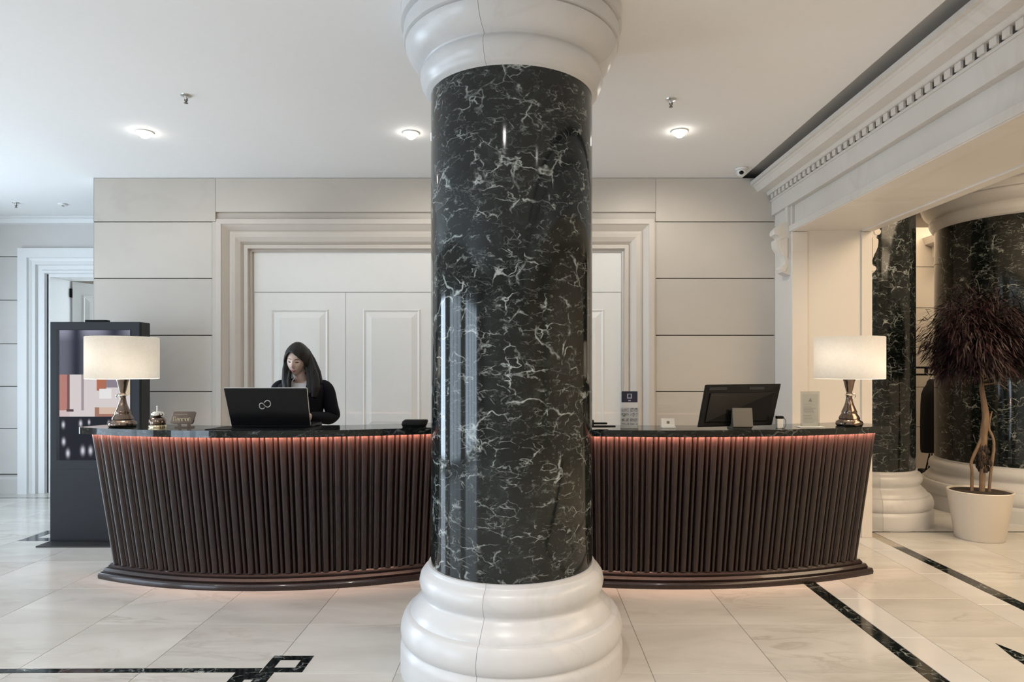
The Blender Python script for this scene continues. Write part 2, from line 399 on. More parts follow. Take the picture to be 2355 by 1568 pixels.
# inlays lying in the main field
def inlay(poly, parent=fl): return MB().prism(poly, -0.003, 0.0007, 'z').build('inlay_strip', 'green_marble', parent)
def ringsq(x0, x1, y0, y1, t):
    for p in ([(x0, y0), (x1, y0), (x1, y0 + t), (x0, y0 + t)], [(x0, y1 - t), (x1, y1 - t), (x1, y1), (x0, y1)],
              [(x0, y0 + t), (x0 + t, y0 + t), (x0 + t, y1 - t), (x0, y1 - t)], [(x1 - t, y0 + t), (x1, y0 + t), (x1, y1 - t), (x1 - t, y1 - t)]): inlay(p)
inlay([(-6.9, 3.247), (-1.31, 3.279), (-1.31, 3.325), (-6.9, 3.293)])
ringsq(-1.306, -1.098, 3.279, 3.468, 0.052)
ringsq(-1.425, -1.235, 3.06, 3.277, 0.075)
inlay([(-1.365, 1.6), (-1.295, 1.6), (-1.295, 3.06), (-1.365, 3.06)])
inlay([(-6.9, 7.66), (-4.1, 7.66), (-4.1, 7.70), (-6.9, 7.70)])
ringsq(-4.40, -3.98, 5.77, 6.13, 0.10)
inlay([(-4.40, 5.77), (-4.40, 5.83), (-6.5, 5.83), (-6.5, 5.80)]) if False else None
inlay([(2.565, 3.63), (2.60, 3.52), (2.63, 3.40), (2.83, 3.20), (2.70, 3.16), (2.52, 3.28), (2.53, 3.45)])

# ------------------------------------------------------------------ ceiling
mb = MB().box(-7.2, 2.06, -5.2, 10.2, ZC, ZC + 0.12).box(2.06, 2.5, -5.2, 6.6, 3.37, 3.5).box(2.45, XR, -5.2, 6.6, 3.62, 3.75).box(2.03, 2.06, -5.2, 10.2, ZC + 0.02, 3.7)
mb.box(XR, 8.2, -5.2, 10.2, 3.62, 3.75).box(2.06, XR, 6.6, 10.2, 3.62, 3.75)
struct(mb.build('ceiling', 'ceiling_paint'), 'smooth pale ceiling with a shadow gap along the cornice', 'ceiling')

# ------------------------------------------------------------------ back wall with its stone panels
mb = MB().box(-4.085, -2.88, DW + 0.035, DW + 0.35, 0, ZC).box(1.19, XF + 0.25, DW + 0.035, DW + 0.35, 0, ZC).box(-2.88, 1.19, DW + 0.035, DW + 0.35, 2.87, ZC)
mb.box(-2.88, 1.19, DW + 0.22, DW + 0.35, 0, 2.87).box(-4.085, -3.85, DW + 0.35, DH + 0.4, 0, ZC)
wb = struct(mb.build('wall_back', 'groove'), 'beige stone panel wall behind the reception desks')
def panel(x0, x1, z0, z1, y0=DW, y1=DW + 0.04, material='wall_stone', parent=wb, g=0.004):
    return MB().box(x0 + g * 0.25, x1 - g * 0.25, y0, y1, z0 + g, z1 - g).build('stone_panel', material, parent, bevel=0.002)
ZL = [0.0, 0.208, 0.742, 1.276, 1.809, 2.348, 2.8835]
for i in range(6):
    panel(-4.085, -2.961, ZL[i], ZL[i + 1]); panel(1.24, XF, ZL[i], ZL[i + 1])
panel(-4.085, -2.93, 2.8835, ZC); panel(-2.93, 1.24, 2.974, ZC); panel(1.24, XF, 2.8835, ZC)
panel(-2.961, -2.911, 0, 2.8835, g=0.0); panel(1.219, 1.24, 0, 2.8835, g=0.0)
MB().box(-2.93, 1.24, DW + 0.03, DW + 0.06, 2.88, 2.98).build('recess_band', 'wall_stone', wb)
MB().box(-4.085, -3.85, DW + 0.3, DH, 0, ZC).box(-4.086, -4.08, DW, DW + 0.36, 0, ZC).build('wall_return', 'hall_stone', wb)

# door_1 : big stepped surround with four panelled leaves
d1 = bpy.data.objects.new('door_1', None); C.objects.link(d1); d1.location = (-0.84, DW, 0)
struct(d1, 'wide white panelled doorway with stepped stone surround on the back wall', 'door')
prof = [(0, 0.05), (0, -0.03), (0.045, -0.03), (0.052, -0.018), (0.105, 0.03), (0.108, 0.018), (0.125, 0.015), (0.16, 0.018), (0.20, 0.04), (0.222, 0.072), (0.228, 0.055), (0.262, 0.055), (0.266, 0.10), (0.285, 0.10), (0.288, 0.13), (0.30, 0.13)]
XO, XO2, ZO = -2.911, 1.219, 2.904
def surround(XO, XO2, ZO, prof, y, side, name, material, parent):
    mb = MB()
    for (u0, p0), (u1, p1) in zip(prof[:-1], prof[1:]):
        if side == 'l': mb.quad((XO + u0, y + p0, 0), (XO + u1, y + p1, 0), (XO + u1, y + p1, ZO - u1), (XO + u0, y + p0, ZO - u0))
        if side == 'r': mb.quad((XO2 - u0, y + p0, 0), (XO2 - u1, y + p1, 0), (XO2 - u1, y + p1, ZO - u1), (XO2 - u0, y + p0, ZO - u0))
        if side == 't': mb.quad((XO + u0, y + p0, ZO - u0), (XO2 - u0, y + p0, ZO - u0), (XO2 - u1, y + p1, ZO - u1), (XO + u1, y + p1, ZO - u1))
    return mb.build(name, material, parent)
surround(XO, XO2, ZO, prof, DW, 'l', 'side_architrave', 'frame_stone', d1)
surround(XO, XO2, ZO, prof, DW, 'r', 'side_architrave', 'frame_stone', d1)
surround(XO, XO2, ZO, prof, DW, 't', 'head_architrave', 'frame_stone', d1)
yd = DW + 0.125
MB().box(-2.615, 0.931, yd, yd + 0.04, 2.233, 2.63).build('transom_panel', 'door_paint', d1, bevel=0.002)
def raised(mb, x0, x1, z0, z1, y, b=0.06):
    # moulded frame: sunk groove then raised field
    def ring(xa, xb, za, zb, ya, xc, xd, zc, zd, yc):
        A = [(xa, ya, za), (xb, ya, za), (xb, ya, zb), (xa, ya, zb)]; B = [(xc, yc, zc), (xd, yc, zc), (xd, yc, zd), (xc, yc, zd)]
        for i in range(4): j = (i + 1) % 4; mb.quad(A[i], A[j], B[j], B[i])
    ring(x0, x1, z0, z1, y - 0.001, x0 + .012, x1 - .012, z0 + .012, z1 - .012, y - 0.012)
    ring(x0 + .012, x1 - .012, z0 + .012, z1 - .012, y - 0.012, x0 + .03, x1 - .03, z0 + .03, z1 - .03, y - 0.001)
    ring(x0 + .03, x1 - .03, z0 + .03, z1 - .03, y - 0.001, x0 + .085, x1 - .085, z0 + .085, z1 - .085, y - 0.014)
    mb.quad((x0 + .085, y - .014, z0 + .085), (x1 - .085, y - .014, z0 + .085), (x1 - .085, y - .014, z1 - .085), (x0 + .085, y - .014, z1 - .085))
for i in range(4):
    x0 = -2.615 + 0.8865 * i; x1 = x0 + 0.8865
    lf = MB().box(x0 + 0.0015, x1 - 0.0015, yd, yd + 0.04, 0.005, 2.229).build('door_leaf', 'door_paint', d1, bevel=0.002)
    mb = MB(); raised(mb, x0 + 0.165, x1 - 0.165, 0.90, 2.068, yd); mb.build('raised_panel', 'door_paint', lf)
    mb = MB(); raised(mb, x0 + 0.165, x1 - 0.165, 0.14, 0.78, yd); mb.build('raised_panel', 'door_paint', lf)

# ------------------------------------------------------------------ hall at the far left
XHO, ZHO = -6.035, 2.926; XHI = -5.70; ZHI = 2.66
mb = MB().box(-7.2, XHI - 0.02, DH + 0.03, DH + 0.42, 0, ZC).box(XHI - 0.02, -4.42, DH + 0.03, DH + 0.42, ZHI + 0.02, ZC).box(-4.42, -3.85, DH + 0.03, DH + 0.42, 0, ZC)
wh = struct(mb.build('wall_hall', 'groove'), 'pale stone panel wall of the side hall at the far left')
for z0, z1 in ((0.23, .777), (.777, 1.28), (1.28, 1.79), (1.79, 2.312), (2.312, 2.832)):
    MB().box(-7.1, XHO, DH, DH + 0.035, z0 + .004, z1 - .004).build('stone_panel', 'hall_stone', wh, bevel=0.002)
MB().box(-7.1, -4.086, DH, DH + 0.035, 2.93, 3.24).box(-7.1, XHO, DH, DH + 0.035, 2.836, 2.93).build('stone_panel', 'hall_stone', wh)
struct(MB().prism([(DH - 0.02, 0), (DH - 0.02, 0.17), (DH - 0.01, 0.2), (DH + 0.02, 0.22), (DH + 0.02, 0)], -7.1, XHO, 'x').build('baseboard_hall', 'hall_stone'), 'stone skirting along the hall wall at the far left', 'baseboard')
struct(MB().prism([(DH - 0.10, ZC - 0.001), (DH - 0.10, ZC - 0.018), (DH - 0.06, ZC - 0.03), (DH - 0.05, ZC - 0.075), (DH - 0.01, ZC - 0.085), (DH + 0.03, ZC - 0.085), (DH + 0.03, ZC - 0.001)], -7.1, -4.09, 'x').build('trim_1', 'hall_trim'), 'white cornice over the hall wall at the far left', 'trim')
d2 = bpy.data.objects.new('door_2', None); C.objects.link(d2); d2.location = (-5.2, DH, 0)
struct(d2, 'white hall doorway with moulded surround and a door standing open', 'door')
ph = [(0, 0.03), (0, -0.05), (0.11, -0.05), (0.12, -0.03), (0.15, -0.015), (0.19, -0.02), (0.20, 0.01), (0.25, 0.012), (0.26, -0.005), (0.29, -0.005), (0.30, 0.03), (0.335, 0.03), (0.335, 0.40)]
for s_, nm in (('l', 'side_architrave'), ('r', 'side_architrave'), ('t', 'head_architrave')): surround(XHO, -4.09, ZHO, ph, DH, s_, nm, 'hall_trim', d2)
lf = MB().box(0, 0.86, -0.02, 0.02, 0.005, 2.585).build('door_leaf', 'door_paint', None, bevel=0.002)
lf.location = (-5.70, DH + 0.405, 0); lf.rotation_euler.z = R(70); setparent(lf, d2)
mb = MB(); raised(mb, 0.13, 0.73, 0.95, 2.43, -0.021); mb.build('raised_panel', 'door_paint', lf, local=True)
mb = MB(); raised(mb, 0.13, 0.73, 0.14, 0.83, -0.021); mb.build('raised_panel', 'door_paint', lf, local=True)
mb = MB(); z = PZ(674, DH + 0.4); mb.tube([(-5.695, DH + 0.385, z - 0.055), (-5.695, DH + 0.385, z + 0.055)], 0.018, 10); mb.build('hinge', 'black_plastic', d2)
mb = MB().box(-7.2, -3.85, DH + 1.9, DH + 2.0, 0, 3.3).build('wall_hall_room', 'plain_wall'); struct(mb, 'plain wall of the room beyond the hall door')

# ------------------------------------------------------------------ right side: pier, beam, cornice
mb = MB().box(XF, XR, DJ, 6.05, 0, 3.075).box(XF, 2.6, 6.05, 8.9, 0, 3.62).box(2.39, XR, -5.0, DJ, ZS, 3.075).box(2.43, XR, -5.0, 6.05, 3.075, 3.62)
wr = struct(mb.build('wall_right', 'beam_stone'), 'pale stone pier and deep beam dividing the side hall on the right')
for x0, x1 in ((XF - 0.006, 2.498), (2.976, XR + 0.006)):
    MB().box(x0, x1, DJ - 0.014, DJ + 0.01, 0, ZS - 0.012).build('jamb_trim', 'beam_stone', wr, bevel=0.004)
    MB().box(x0, x1, -4.9, DJ - 0.014, ZS - 0.012, ZS + 0.01).build('soffit_trim', 'beam_stone', wr, bevel=0.004)
MB().box(2.335, 2.40, -4.9, DW, 2.941, 3.085).build('fascia', 'beam_stone', wr, bevel=0.003)
MB().box(2.352, 2.40, -4.9, 5.93, ZS - 0.005, 2.765).build('fascia', 'beam_stone', wr, bevel=0.003)
MB().box(2.340, XF + .01, 5.93, 5.99, 2.60, 2.941).build('fascia', 'beam_stone', wr, bevel=0.003)
co = MB().prism([(2.44, 3.07), (2.325, 3.07), (2.325, 3.088), (2.42, 3.088), (2.42, 3.13), (2.298, 3.13), (2.298, 3.140), (2.285, 3.157), (2.25, 3.160), (2.205, 3.165), (2.19, 3.185), (2.172, 3.21), (2.162, 3.215), (2.160, 3.228), (2.137, 3.230), (2.137, 3.262), (2.37, 3.262)], -4.9, DW + 0.02, 'y').build('cornice', 'beam_stone', wr)
dm = MB().box(-0.0225, -0.008, -0.026, 0.026, -0.0205, 0.0205).mesh('dentil'); dm.materials.append(MATS['beam_stone'])
MB().box(2.405, 2.425, -4.9, DW, 3.0885, 3.1295).build('dentil_shade_strip', 'recess_shade', wr)  # dark strip behind thin dentils, shade of the gaps put into its colour
y = 6.22
while y > 1.2:
    o = bpy.data.objects.new('dentil', dm); C.objects.link(o); o.location = (2.331, y, 3.1085); o.parent = wr; y -= 0.089
cp = [(0.0, 2.80), (.06, 2.795), (.10, 2.775), (.14, 2.735), (.145, 2.71), (.14, 2.69), (.112, 2.678), (.10, 2.66), (.128, 2.645), (.132, 2.625), (.125, 2.58), (.10, 2.54), (.065, 2.50), (.045, 2.455), (.05, 2.42), (.08, 2.405), (.088, 2.385), (.075, 2.355), (.03, 2.335), (0, 2.325)]
for s_, x in ((-1, XF), (1, XR)):
    k = 1.0 if s_ < 0 else 0.65
    c = MB().prism([(x - s_ * 0.01, cp[0][1])] + [(x + s_ * p * k, z) for p, z in cp] + [(x - s_ * 0.01, cp[-1][1])], 5.925, 6.04, 'y').build('corbel', 'beam_stone', wr, smooth=True, angle=35)
    mb = MB()
    for z, r, pp in ((2.712, 0.03, .115), (2.385, 0.024, .06)):
        mb.tube([(x + s_ * pp * k, 5.918, z), (x + s_ * pp * k, 6.045, z)], r, 14)
    mb.build('scroll', 'beam_stone', c, smooth=True)
    MB().prism([(x + s_ * .03, 2.66), (x + s_ * .10 * k, 2.63), (x + s_ * .10 * k, 2.57), (x + s_ * .03, 2.47)], 5.915, 5.93, 'y').build('acanthus_leaf', 'beam_stone', c)

# far wall of the side hall
mb = MB().box(2.6, 8.2, 8.96, 9.2, 0, 3.62)
wf = struct(mb.build('wall_far', 'groove'), 'beige stone panel wall at the back of the side hall')
zz = [0, .71, 1.243, 1.777, 2.305, 2.854, 3.387]
for i in range(6): MB().box(2.62, 8.1, 8.92, 8.97, zz[i] + .004, zz[i + 1] - .004).build('stone_panel', 'wall_stone', wf, bevel=0.002)
cw = MB().prism([(5.62, 3.26), (5.33, 3.24), (5.36, 3.15), (5.45, 3.12), (5.47, 2.98), (5.55, 2.92), (5.62, 2.90)], 8.62, 8.93, 'y').build('corbel', 'beam_stone', wf)

# outer shell: left wall with windows, wall behind the photographer, right outer wall
mb = MB(); X0, X1 = -7.2, -6.98
wins = [(4.8, 6.3), (1.0, 3.6), (-3.2, 0.0)]
mb.box(X0, X1, -5.2, -3.2, 0, ZC).box(X0, X1, 0.0, 1.0, 0, ZC).box(X0, X1, 3.6, 4.8, 0, ZC).box(X0, X1, 6.3, 10.2, 0, ZC)
for a, b in wins: mb.box(X0, X1, a, b, 2.62, ZC).box(X0, X1, a, b, 0, 0.08)
struct(mb.build('wall_left', 'plain_wall'), 'plain wall with tall windows left of the lobby')
for i, (a, b) in enumerate(wins):
    wo = bpy.data.objects.new('window_%d' % (i + 1), None); C.objects.link(wo); wo.location = (-7.0, (a + b) / 2, 0.08)
    struct(wo, ['tall window nearest the hall door in the left wall', 'wide window in the middle of the left wall', 'wide window behind the photographer in the left wall'][i], 'window')
    mb = MB(); t = 0.05
    mb.box(-7.05, -6.99, a, a + t, 0.08, 2.62).box(-7.05, -6.99, b - t, b, 0.08, 2.62).box(-7.05, -6.99, a, b, 2.57, 2.62).box(-7.05, -6.99, a, b, 0.08, 0.13)
    mb.build('window_frame', 'black_plastic', wo)
    nm = max(1, round((b - a) / 0.75)); mb = MB()
    for k in range(1, nm): y = a + (b - a) * k / nm; mb.box(-7.05, -6.99, y - 0.03, y + 0.03, 0.13, 2.57)
    mb.build('mullion', 'black_plastic', wo)
struct(MB().box(-7.2, 8.2, -5.4, -5.2, 0, 3.7).build('wall_front', 'plain_wall'), 'plain wall behind the photographer')
struct(MB().box(8.2, 8.4, -5.2, 10.2, 0, 3.7).build('wall_outer', 'plain_wall'), 'plain outer wall of the side hall')
struct(MB().box(-7.2, 8.2, 10.2, 10.4, 0, 3.7).build('wall_rear', 'plain_wall'), 'plain rear wall behind the side rooms')

# ------------------------------------------------------------------ columns
CAP = [(.4, 2.86), (.413, 2.874), (.430, 2.882), (.441, 2.895), (.443, 2.903), (.447, 2.908), (.457, 2.928), (.465, 2.955), (.463, 2.975), (.455, 2.992), (.446, 3.0), (.446, 3.006), (.453, 3.012), (.478, 3.024), (.500, 3.042), (.521, 3.070), (.535, 3.100), (.538, 3.115), (.529, 3.118), (.529, 3.124), (.545, 3.130), (.549, 3.165), (.546, 3.20), (.535, 3.206), (.535, 3.212), (.56, 3.22), (.56, 3.299)]
BAS = [(.5625, 0.0), (.5625, .115), (.559, .138), (.549, .150), (.547, .158), (.557, .170), (.562, .20), (.559, .228), (.549, .258), (.538, .276), (.534, .282), (.512, .286), (.508, .300), (.492, .322), (.470, .345), (.452, .362), (.447, .372), (.449, .382), (.463, .405), (.469, .435), (.463, .465), (.447, .488), (.428, .497), (.4245, .505), (.4237, .520), (.40, .522)]
def column(loc, label, rs, ztop, z_seg=4, rot=-15.0, cap_extra=None, up=0.0):
    t = thing('marble_column', loc, label, 'column', 'green marble columns with white bases and capitals')
    r = .4117 * rs
    MB().lathe([(r, .51), (r, 2.90 + up)], n=128).build('shaft', 'green_marble', t, smooth=True, local=True)
    for nm, pf in (('base', BAS), ('capital', CAP)):
        q = [(r + (a - .4117), z + (up if nm == 'capital' else 0)) for a, z in pf]
        if nm == 'capital' and cap_extra: q = q + [(q[-1][0], cap_extra)]
        # core closing the joints, then four stone segments
        core = MB().lathe([(max(a - 0.004, 0.02), z) for a, z in q], n=96).build(nm, 'grout', t, smooth=True, local=True)
        for k in range(z_seg):
            a0 = R(rot + 360 / z_seg * k + 0.09); a1 = R(rot + 360 / z_seg * (k + 1) - 0.09)
            MB().lathe(q, n=32, a0=a0, a1=a1).build('stone_segment', 'white_marble', core, smooth=True, local=True, angle=50)
    return t
CX, CD = PXX(1177, 3.42), 3.42
column((CX, CD, 0), 'large dark green marble column in the centre before the reception desks', 1.0, ZC)
column((3.44, 6.66, 0), 'dark green marble column just behind the right pier, half hidden', 1.0, 3.62, cap_extra=3.618, up=0.25)
column((5.33, 7.12, 0), 'broad dark green marble column behind the potted tree', 1.97, 3.62, rot=-20, cap_extra=3.618, up=0.14)

# ------------------------------------------------------------------ reception desks
def desk(name, cx, cy, rp, a0, a1, label, slab_ext, top_label, led_gain, group='curved reception desks'):
    rb, lean, zb, zt = rp - 0.07, 0.158, 0.10, 1.066
    am = 0.5 * (a0 + a1)
    root = thing(name, (cx + rp * math.sin(R(am)), cy - rp * math.cos(R(am)), 0), label, 'desk', group)
    A0, A1 = R(a0), R(a1)
    # plinth in three stepped courses
    for k, (o0, o1, z0, z1) in enumerate(((0.0, 0.0, 0.0, 0.042), (-0.022, -0.026, 0.042, 0.072), (-0.044, -0.052, 0.072, 0.100))):
        ex = R([1.55, 1.0, 0.5][k])
        pr = [(rp - 0.30, z0), (rp + o0, z0), (rp + o0 + 0.004, (z0 + z1) / 2), (rp + o1 - 0.004, z1 - 0.004), (rp + o1 - 0.008, z1), (rp - 0.30, z1)]
        mb = MB().lathe(pr + [pr[0]], (cx, cy, 0), 60, A0 - ex, A1 + ex)
        b = mb.v; m = 61; n0 = 0
        mb.f.append(tuple(j * m for j in range(len(pr)))); mb.f.append(tuple(j * m + 60 for j in reversed(range(len(pr)))))
        mb.build('plinth_step', 'dark_wood', root, smooth=True)
    pr = [(rb - 0.22, zb), (rb - 0.022, zb), (rb + lean - 0.022, zt - 0.002), (rb - 0.19, zt - 0.002)]
    mb = MB().lathe(pr + [pr[0]], (cx, cy, 0), 60, A0, A1)
    mb.f.append((0, 61, 122, 183)); mb.f.append((60, 121, 182, 243))
    mb.build('body', 'dark_wood', root, smooth=True)
    # fluted slats, alternately broad and narrow
    def slatmesh(wd, h):
        mb = MB(); k = 7; n = len(mb.v)
        for z, off, sc in ((zb, 0.0, 1.0), (zt - 0.003, lean * (zt - 0.003 - zb) / (zt - zb), (rb + lean) / rb)):
            for i in range(k):
                t = -1 + 2 * i / (k - 1); mb.v.append((t * wd / 2 * sc, 0.026 - off - (0.026 + h * math.sqrt(max(0, 1 - t * t)) if abs(t) < 0.999 else 0.012), z))
        for i in range(k - 1): mb.f.append((i, i + 1, k + i + 1, k + i))
        mb.f.append(tuple(k + i for i in range(k)))
        me = mb.mesh('slat'); me.materials.append(MATS['dark_wood'])
        for p in me.polygons: p.use_smooth = True
        me.set_sharp_from_angle(angle=R(60)); return me
    wide, thin = slatmesh(0.050, 0.020), slatmesh(0.026, 0.013)
    n = round((A1 - A0) * rb / 0.083); step = (A1 - A0) / n; rl = Vector(root.location)
    for i in range(n):
        for me, da in ((wide, 0.33), (thin, 0.82)):
            a = A0 + step * (i + da); o = bpy.data.objects.new('slat', me); C.objects.link(o); o.parent = root
            o.location = Vector((cx + rb * math.sin(a), cy - rb * math.cos(a), 0)) - rl; o.rotation_euler.z = a
    # LED strip tucked under the stone top
    mb = MB().lathe([(rb + lean + 0.0378, 1.049), (rb + lean + 0.0365, zt - 0.001)], (cx, cy, 0), 60, A0 - 0.004, A1 + 0.004)
    mb.build('light_strip', 'led', root)
    # stone top
    rf = rb + lean + 0.052; rk = rf - 0.39; e0, e1 = A0 - slab_ext[0] / rf, A1 + slab_ext[1] / rf; na = 60
    out = []
    for i in range(na + 1):
        a = e0 + (e1 - e0) * i / na; out.append((rf, a))
    # rounded front corners
    def pt(r, a): return (cx + r * math.sin(a), cy - r * math.cos(a))
    cr = 0.035; poly = []
    for k in range(6):
        t = math.pi / 2 * k / 5; poly.append(pt(rf - cr + cr * math.sin(t), e0 + (cr - cr * math.cos(t)) / rf))
    for i in range(1, na): a = e0 + cr / rf + (e1 - e0 - 2 * cr / rf) * i / na; poly.append(pt(rf, a))
    for k in range(6):
        t = math.pi / 2 * (1 - k / 5); poly.append(pt(rf - cr + cr * math.sin(t), e1 - (cr - cr * math.cos(t)) / rf))
    for i in range(na + 1): a = e1 - (e1 - e0) * i / na; poly.append(pt(rk, a))
    nf = na + 11; lip = poly[:nf]
    def inset(q, t_): v_ = Vector((q[0] - cx, q[1] - cy)); v_ = v_ * ((v_.length - t_) / v_.length); return (cx + v_.x, cy + v_.y)
    top = MB().prism(poly, zt, 1.09, 'z').build('countertop', 'counter_marble', None)
    MB().prism(lip + [inset(q, 0.014) for q in reversed(lip)], 1.045, zt - 0.0003, 'z').build('stone_edge', 'counter_marble', root)
    tag(top, top_label, 'countertop', 'stone counter tops')
    return root
desk('reception_desk', -1.85, 7.23, 2.76, -24.0, 27.5, 'fluted dark wood reception desk left of the central column', (0.09, 0.02), 'green marble counter top of the left desk, under the laptop', 1)
desk('reception_desk', 1.05, 7.905, 3.40, -22.6, 24.4, 'fluted dark wood reception desk right of the central column', (0.02, 0.13), 'green marble counter top of the right desk, under the monitor', 1)
ZT = 1.09
def dt(py): return (HC - ZT) * F / (py - PY)     # depth of a point on the counter top at image row py

# ------------------------------------------------------------------ table lamps
def lamp(px, d, label, curl, power):
    x = PXX(px, d); t = thing('table_lamp', (x, d, ZT), label, 'lamp', 'table lamps on the desk ends')
    pf = [(.080, 0), (.088, .006), (.090, .018), (.086, .032), (.070, .042), (.066, .048), (.070, .054), (.064, .068), (.052, .086), (.050, .092), (.052, .098), (.046, .112), (.034, .14), (.026, .165), (.022, .19), (.020, .21), (.024, .216), (.024, .224), (.018, .230), (.018, .238), (.022, .25), (.030, .285), (.034, .31), (.040, .322), (.040, .33), (.03, .335), (0.001, .335)]
    MB().lathe([(0.001, 0)] + pf, n=40).build('base', 'bronze', t, smooth=True, local=True, angle=50)
    pts = []
    for k in range(13):
        a = R(100 - 300 * k / 12); r = 0.020 - 0.009 * k / 12; pts.append((curl * (0.028 + r * math.cos(a)), 0, 0.208 + r * math.sin(a)))
    MB().tube(pts, [0.005 - 0.002 * k / 12 for k in range(13)], 8).build('scroll_handle', 'chrome', t, smooth=True, local=True)
    MB().lathe([(.026, .2145), (.028, .219), (.026, .2235)], n=24).build('collar', 'chrome', t, smooth=True, local=True)
    MB().lathe([(0.004, .334), (0.004, .52)], n=10).build('stem', 'chrome', t, local=True)
    z0, z1, r = PZ(871, d) - ZT, PZ(775, d) - ZT, 75 * d / F
    sh = MB().lathe([(r * 0.985, z0), (r, z0 + 0.004), (r, z1 - 0.004), (r * 0.985, z1), (r * 0.985, z1 - 0.001), (r * 0.992, z1 - 0.004), (r * 0.992, z0 + 0.004)], n=64).build('shade', 'lamp_shade', t, smooth=True, local=True, angle=80)
    MB().ell((0, 0, 0.44), (0.03, 0.03, 0.04)).build('bulb', 'white_plastic', t, smooth=True, local=True).hide_render = False
    for dz in (0.40, 0.49):
        l = bpy.data.lights.new('lamp_bulb', 'POINT'); l.energy = power; l.color = (1, 0.88, 0.73); l.shadow_soft_size = 0.045
        lo = bpy.data.objects.new('lamp_bulb', l); C.objects.link(lo); lo.parent = t; lo.location = (0.06 * (1 if dz < .45 else -1), -0.06, dz)
    return t
lamp(282, 4.66, 'bronze table lamp with cream drum shade at the left end of the counters', -1, 4.3)
lamp(1953, 4.72, 'bronze table lamp with cream drum shade at the right end of the counters', 1, 2.4)

# ------------------------------------------------------------------ small things on the left counter
d = 4.60; x = PXX(362, d)
t = thing('service_bell', (x, d, ZT), 'small chrome two-tier service bell beside the left lamp', 'bell')
k = d / F
MB().lathe([(0.001, 0.0), (19 * k, 0), (19 * k, 4 * k), (17.5 * k, 6 * k)], n=32).build('base', 'brass', t, smooth=True, local=True)
MB().lathe([(17.5 * k, 4 * k), (18.5 * k, 10 * k), (18 * k, 17 * k), (14 * k, 22 * k), (8 * k, 24.5 * k), (6 * k, 27 * k)], n=32).build('body', 'bronze', t, smooth=True, local=True)
MB().lathe([(6 * k, 25 * k), (13.5 * k, 27 * k), (14.5 * k, 30 * k), (13 * k, 34 * k), (8 * k, 37 * k), (0.001, 38 * k)], n=32).build('dome', 'chrome', t, smooth=True, local=True)
MB().lathe([(2 * k, 37 * k), (1.5 * k, 46 * k), (2.4 * k, 47 * k), (2 * k, 49 * k), (0.001, 50 * k)], n=12).build('plunger', 'chrome', t, smooth=True, local=True)
d = 4.58; x = PXX(421, d); k = d / F
t = thing('desk_plaque', (x, d, ZT), 'small bronzed metal desk plaque on a foot beside the service bell', 'plaque')
MB().prism([(-27 * k, 10 * k), (-29 * k, 14 * k), (-22 * k, 34 * k), (-19 * k, 37 * k), (27 * k, 37 * k), (30 * k, 34 * k), (24 * k, 12 * k), (21 * k, 8 * k), (-18 * k, 8 * k)], -0.008, 0.008, 'y').build('plate', 'bronze', t, bevel=0.002, local=True)
mb = MB()
for a, w_, h_ in ((-20, 5, 9), (-12, 4, 6), (-6, 4, 6), (0, 6, 6), (8, 4, 6), (14, 4, 7)):
    mb.tube([(a * k, -0.0085, 15 * k), (a * k, -0.0095, (15 + h_) * k), ((a + w_ * .5) * k, -0.0095, (16 + h_) * k), ((a + w_) * k, -0.0095, (14.5 + h_) * k), ((a + w_) * k, -0.0085, 15 * k)], 0.0016, 6)
mb.tube([(-17 * k, -0.0085, 30 * k), (12 * k, -0.0085, 30.5 * k)], 0.0012, 6)
mb.build('engraving', 'brass', t, local=True)
MB().box(-16 * k, 22 * k, -0.02, 0.03, 0, 3 * k).box(-12 * k, -6 * k, -0.004, 0.01, 2 * k, 10 * k).box(10 * k, 16 * k, -0.004, 0.01, 2 * k, 10 * k).build('foot', 'bronze', t, local=True)

# desk pad and laptop
pad = MB().prism([(PXX(470, 4.40), 4.405), (PXX(700, 4.385), 4.385), (PXX(735, 4.62), 4.64), (PXX(520, 4.66), 4.66)], ZT, ZT + 0.004, 'z').build('desk_pad', 'black_plastic')
tag(pad, 'thin black desk pad lying under the open laptop', 'desk pad')
d = 4.56; z0 = ZT + 0.004
t = thing('laptop', (PXX(620, d), d, z0), 'open black laptop seen from behind with silver loop logo', 'laptop')
xl, xr = PXX(532, d), PXX(713, d); bl = Vector((xl, d, z0 + 0.012)); br = Vector((xr, d + 0.0, z0 + 0.012))
dtop = d - 0.05; tl = P(514, 893, dtop); tr = P(705, 893, dtop)
nrm = (br - bl).cross(tl - bl).normalized()
if nrm.y > 0: nrm = -nrm
th = 0.016
def plate(a, b, c, e, n, t0): return MB_plate(a, b, c, e, n, t0)
def MB_plate(a, b, c, e, n, th):
    mb = MB(); q = [a, b, c, e]; mb.v = [tuple(p) for p in q] + [tuple(p - n * th) for p in q]
    mb.f = [(0, 1, 2, 3), (7, 6, 5, 4), (0, 4, 5, 1), (1, 5, 6, 2), (2, 6, 7, 3), (3, 7, 4, 0)]; return mb
lid = MB_plate(bl, br, tr, tl, nrm, th).build('lid', 'black_gloss', t, bevel=0.004)
e = 0.004
ed = MB().tube([tl + nrm * -th / 2 + Vector((0, 0, 0.001)), tr + nrm * -th / 2 + Vector((0, 0, 0.001)), ], 0.0035, 8).tube([tr - nrm * th / 2, br - nrm * th / 2], 0.0035, 8).build('lid_edge', 'silver', t)
MB().box(xl - 0.005, xr + 0.005, d + 0.012, d + 0.25, z0, z0 + 0.018).build('keyboard_base', 'black_plastic', t, bevel=0.004)
ux = (br - bl).normalized(); uz = (tl - bl).normalized()
lg = []
for (px, py) in ((618.5, 0), ): pass
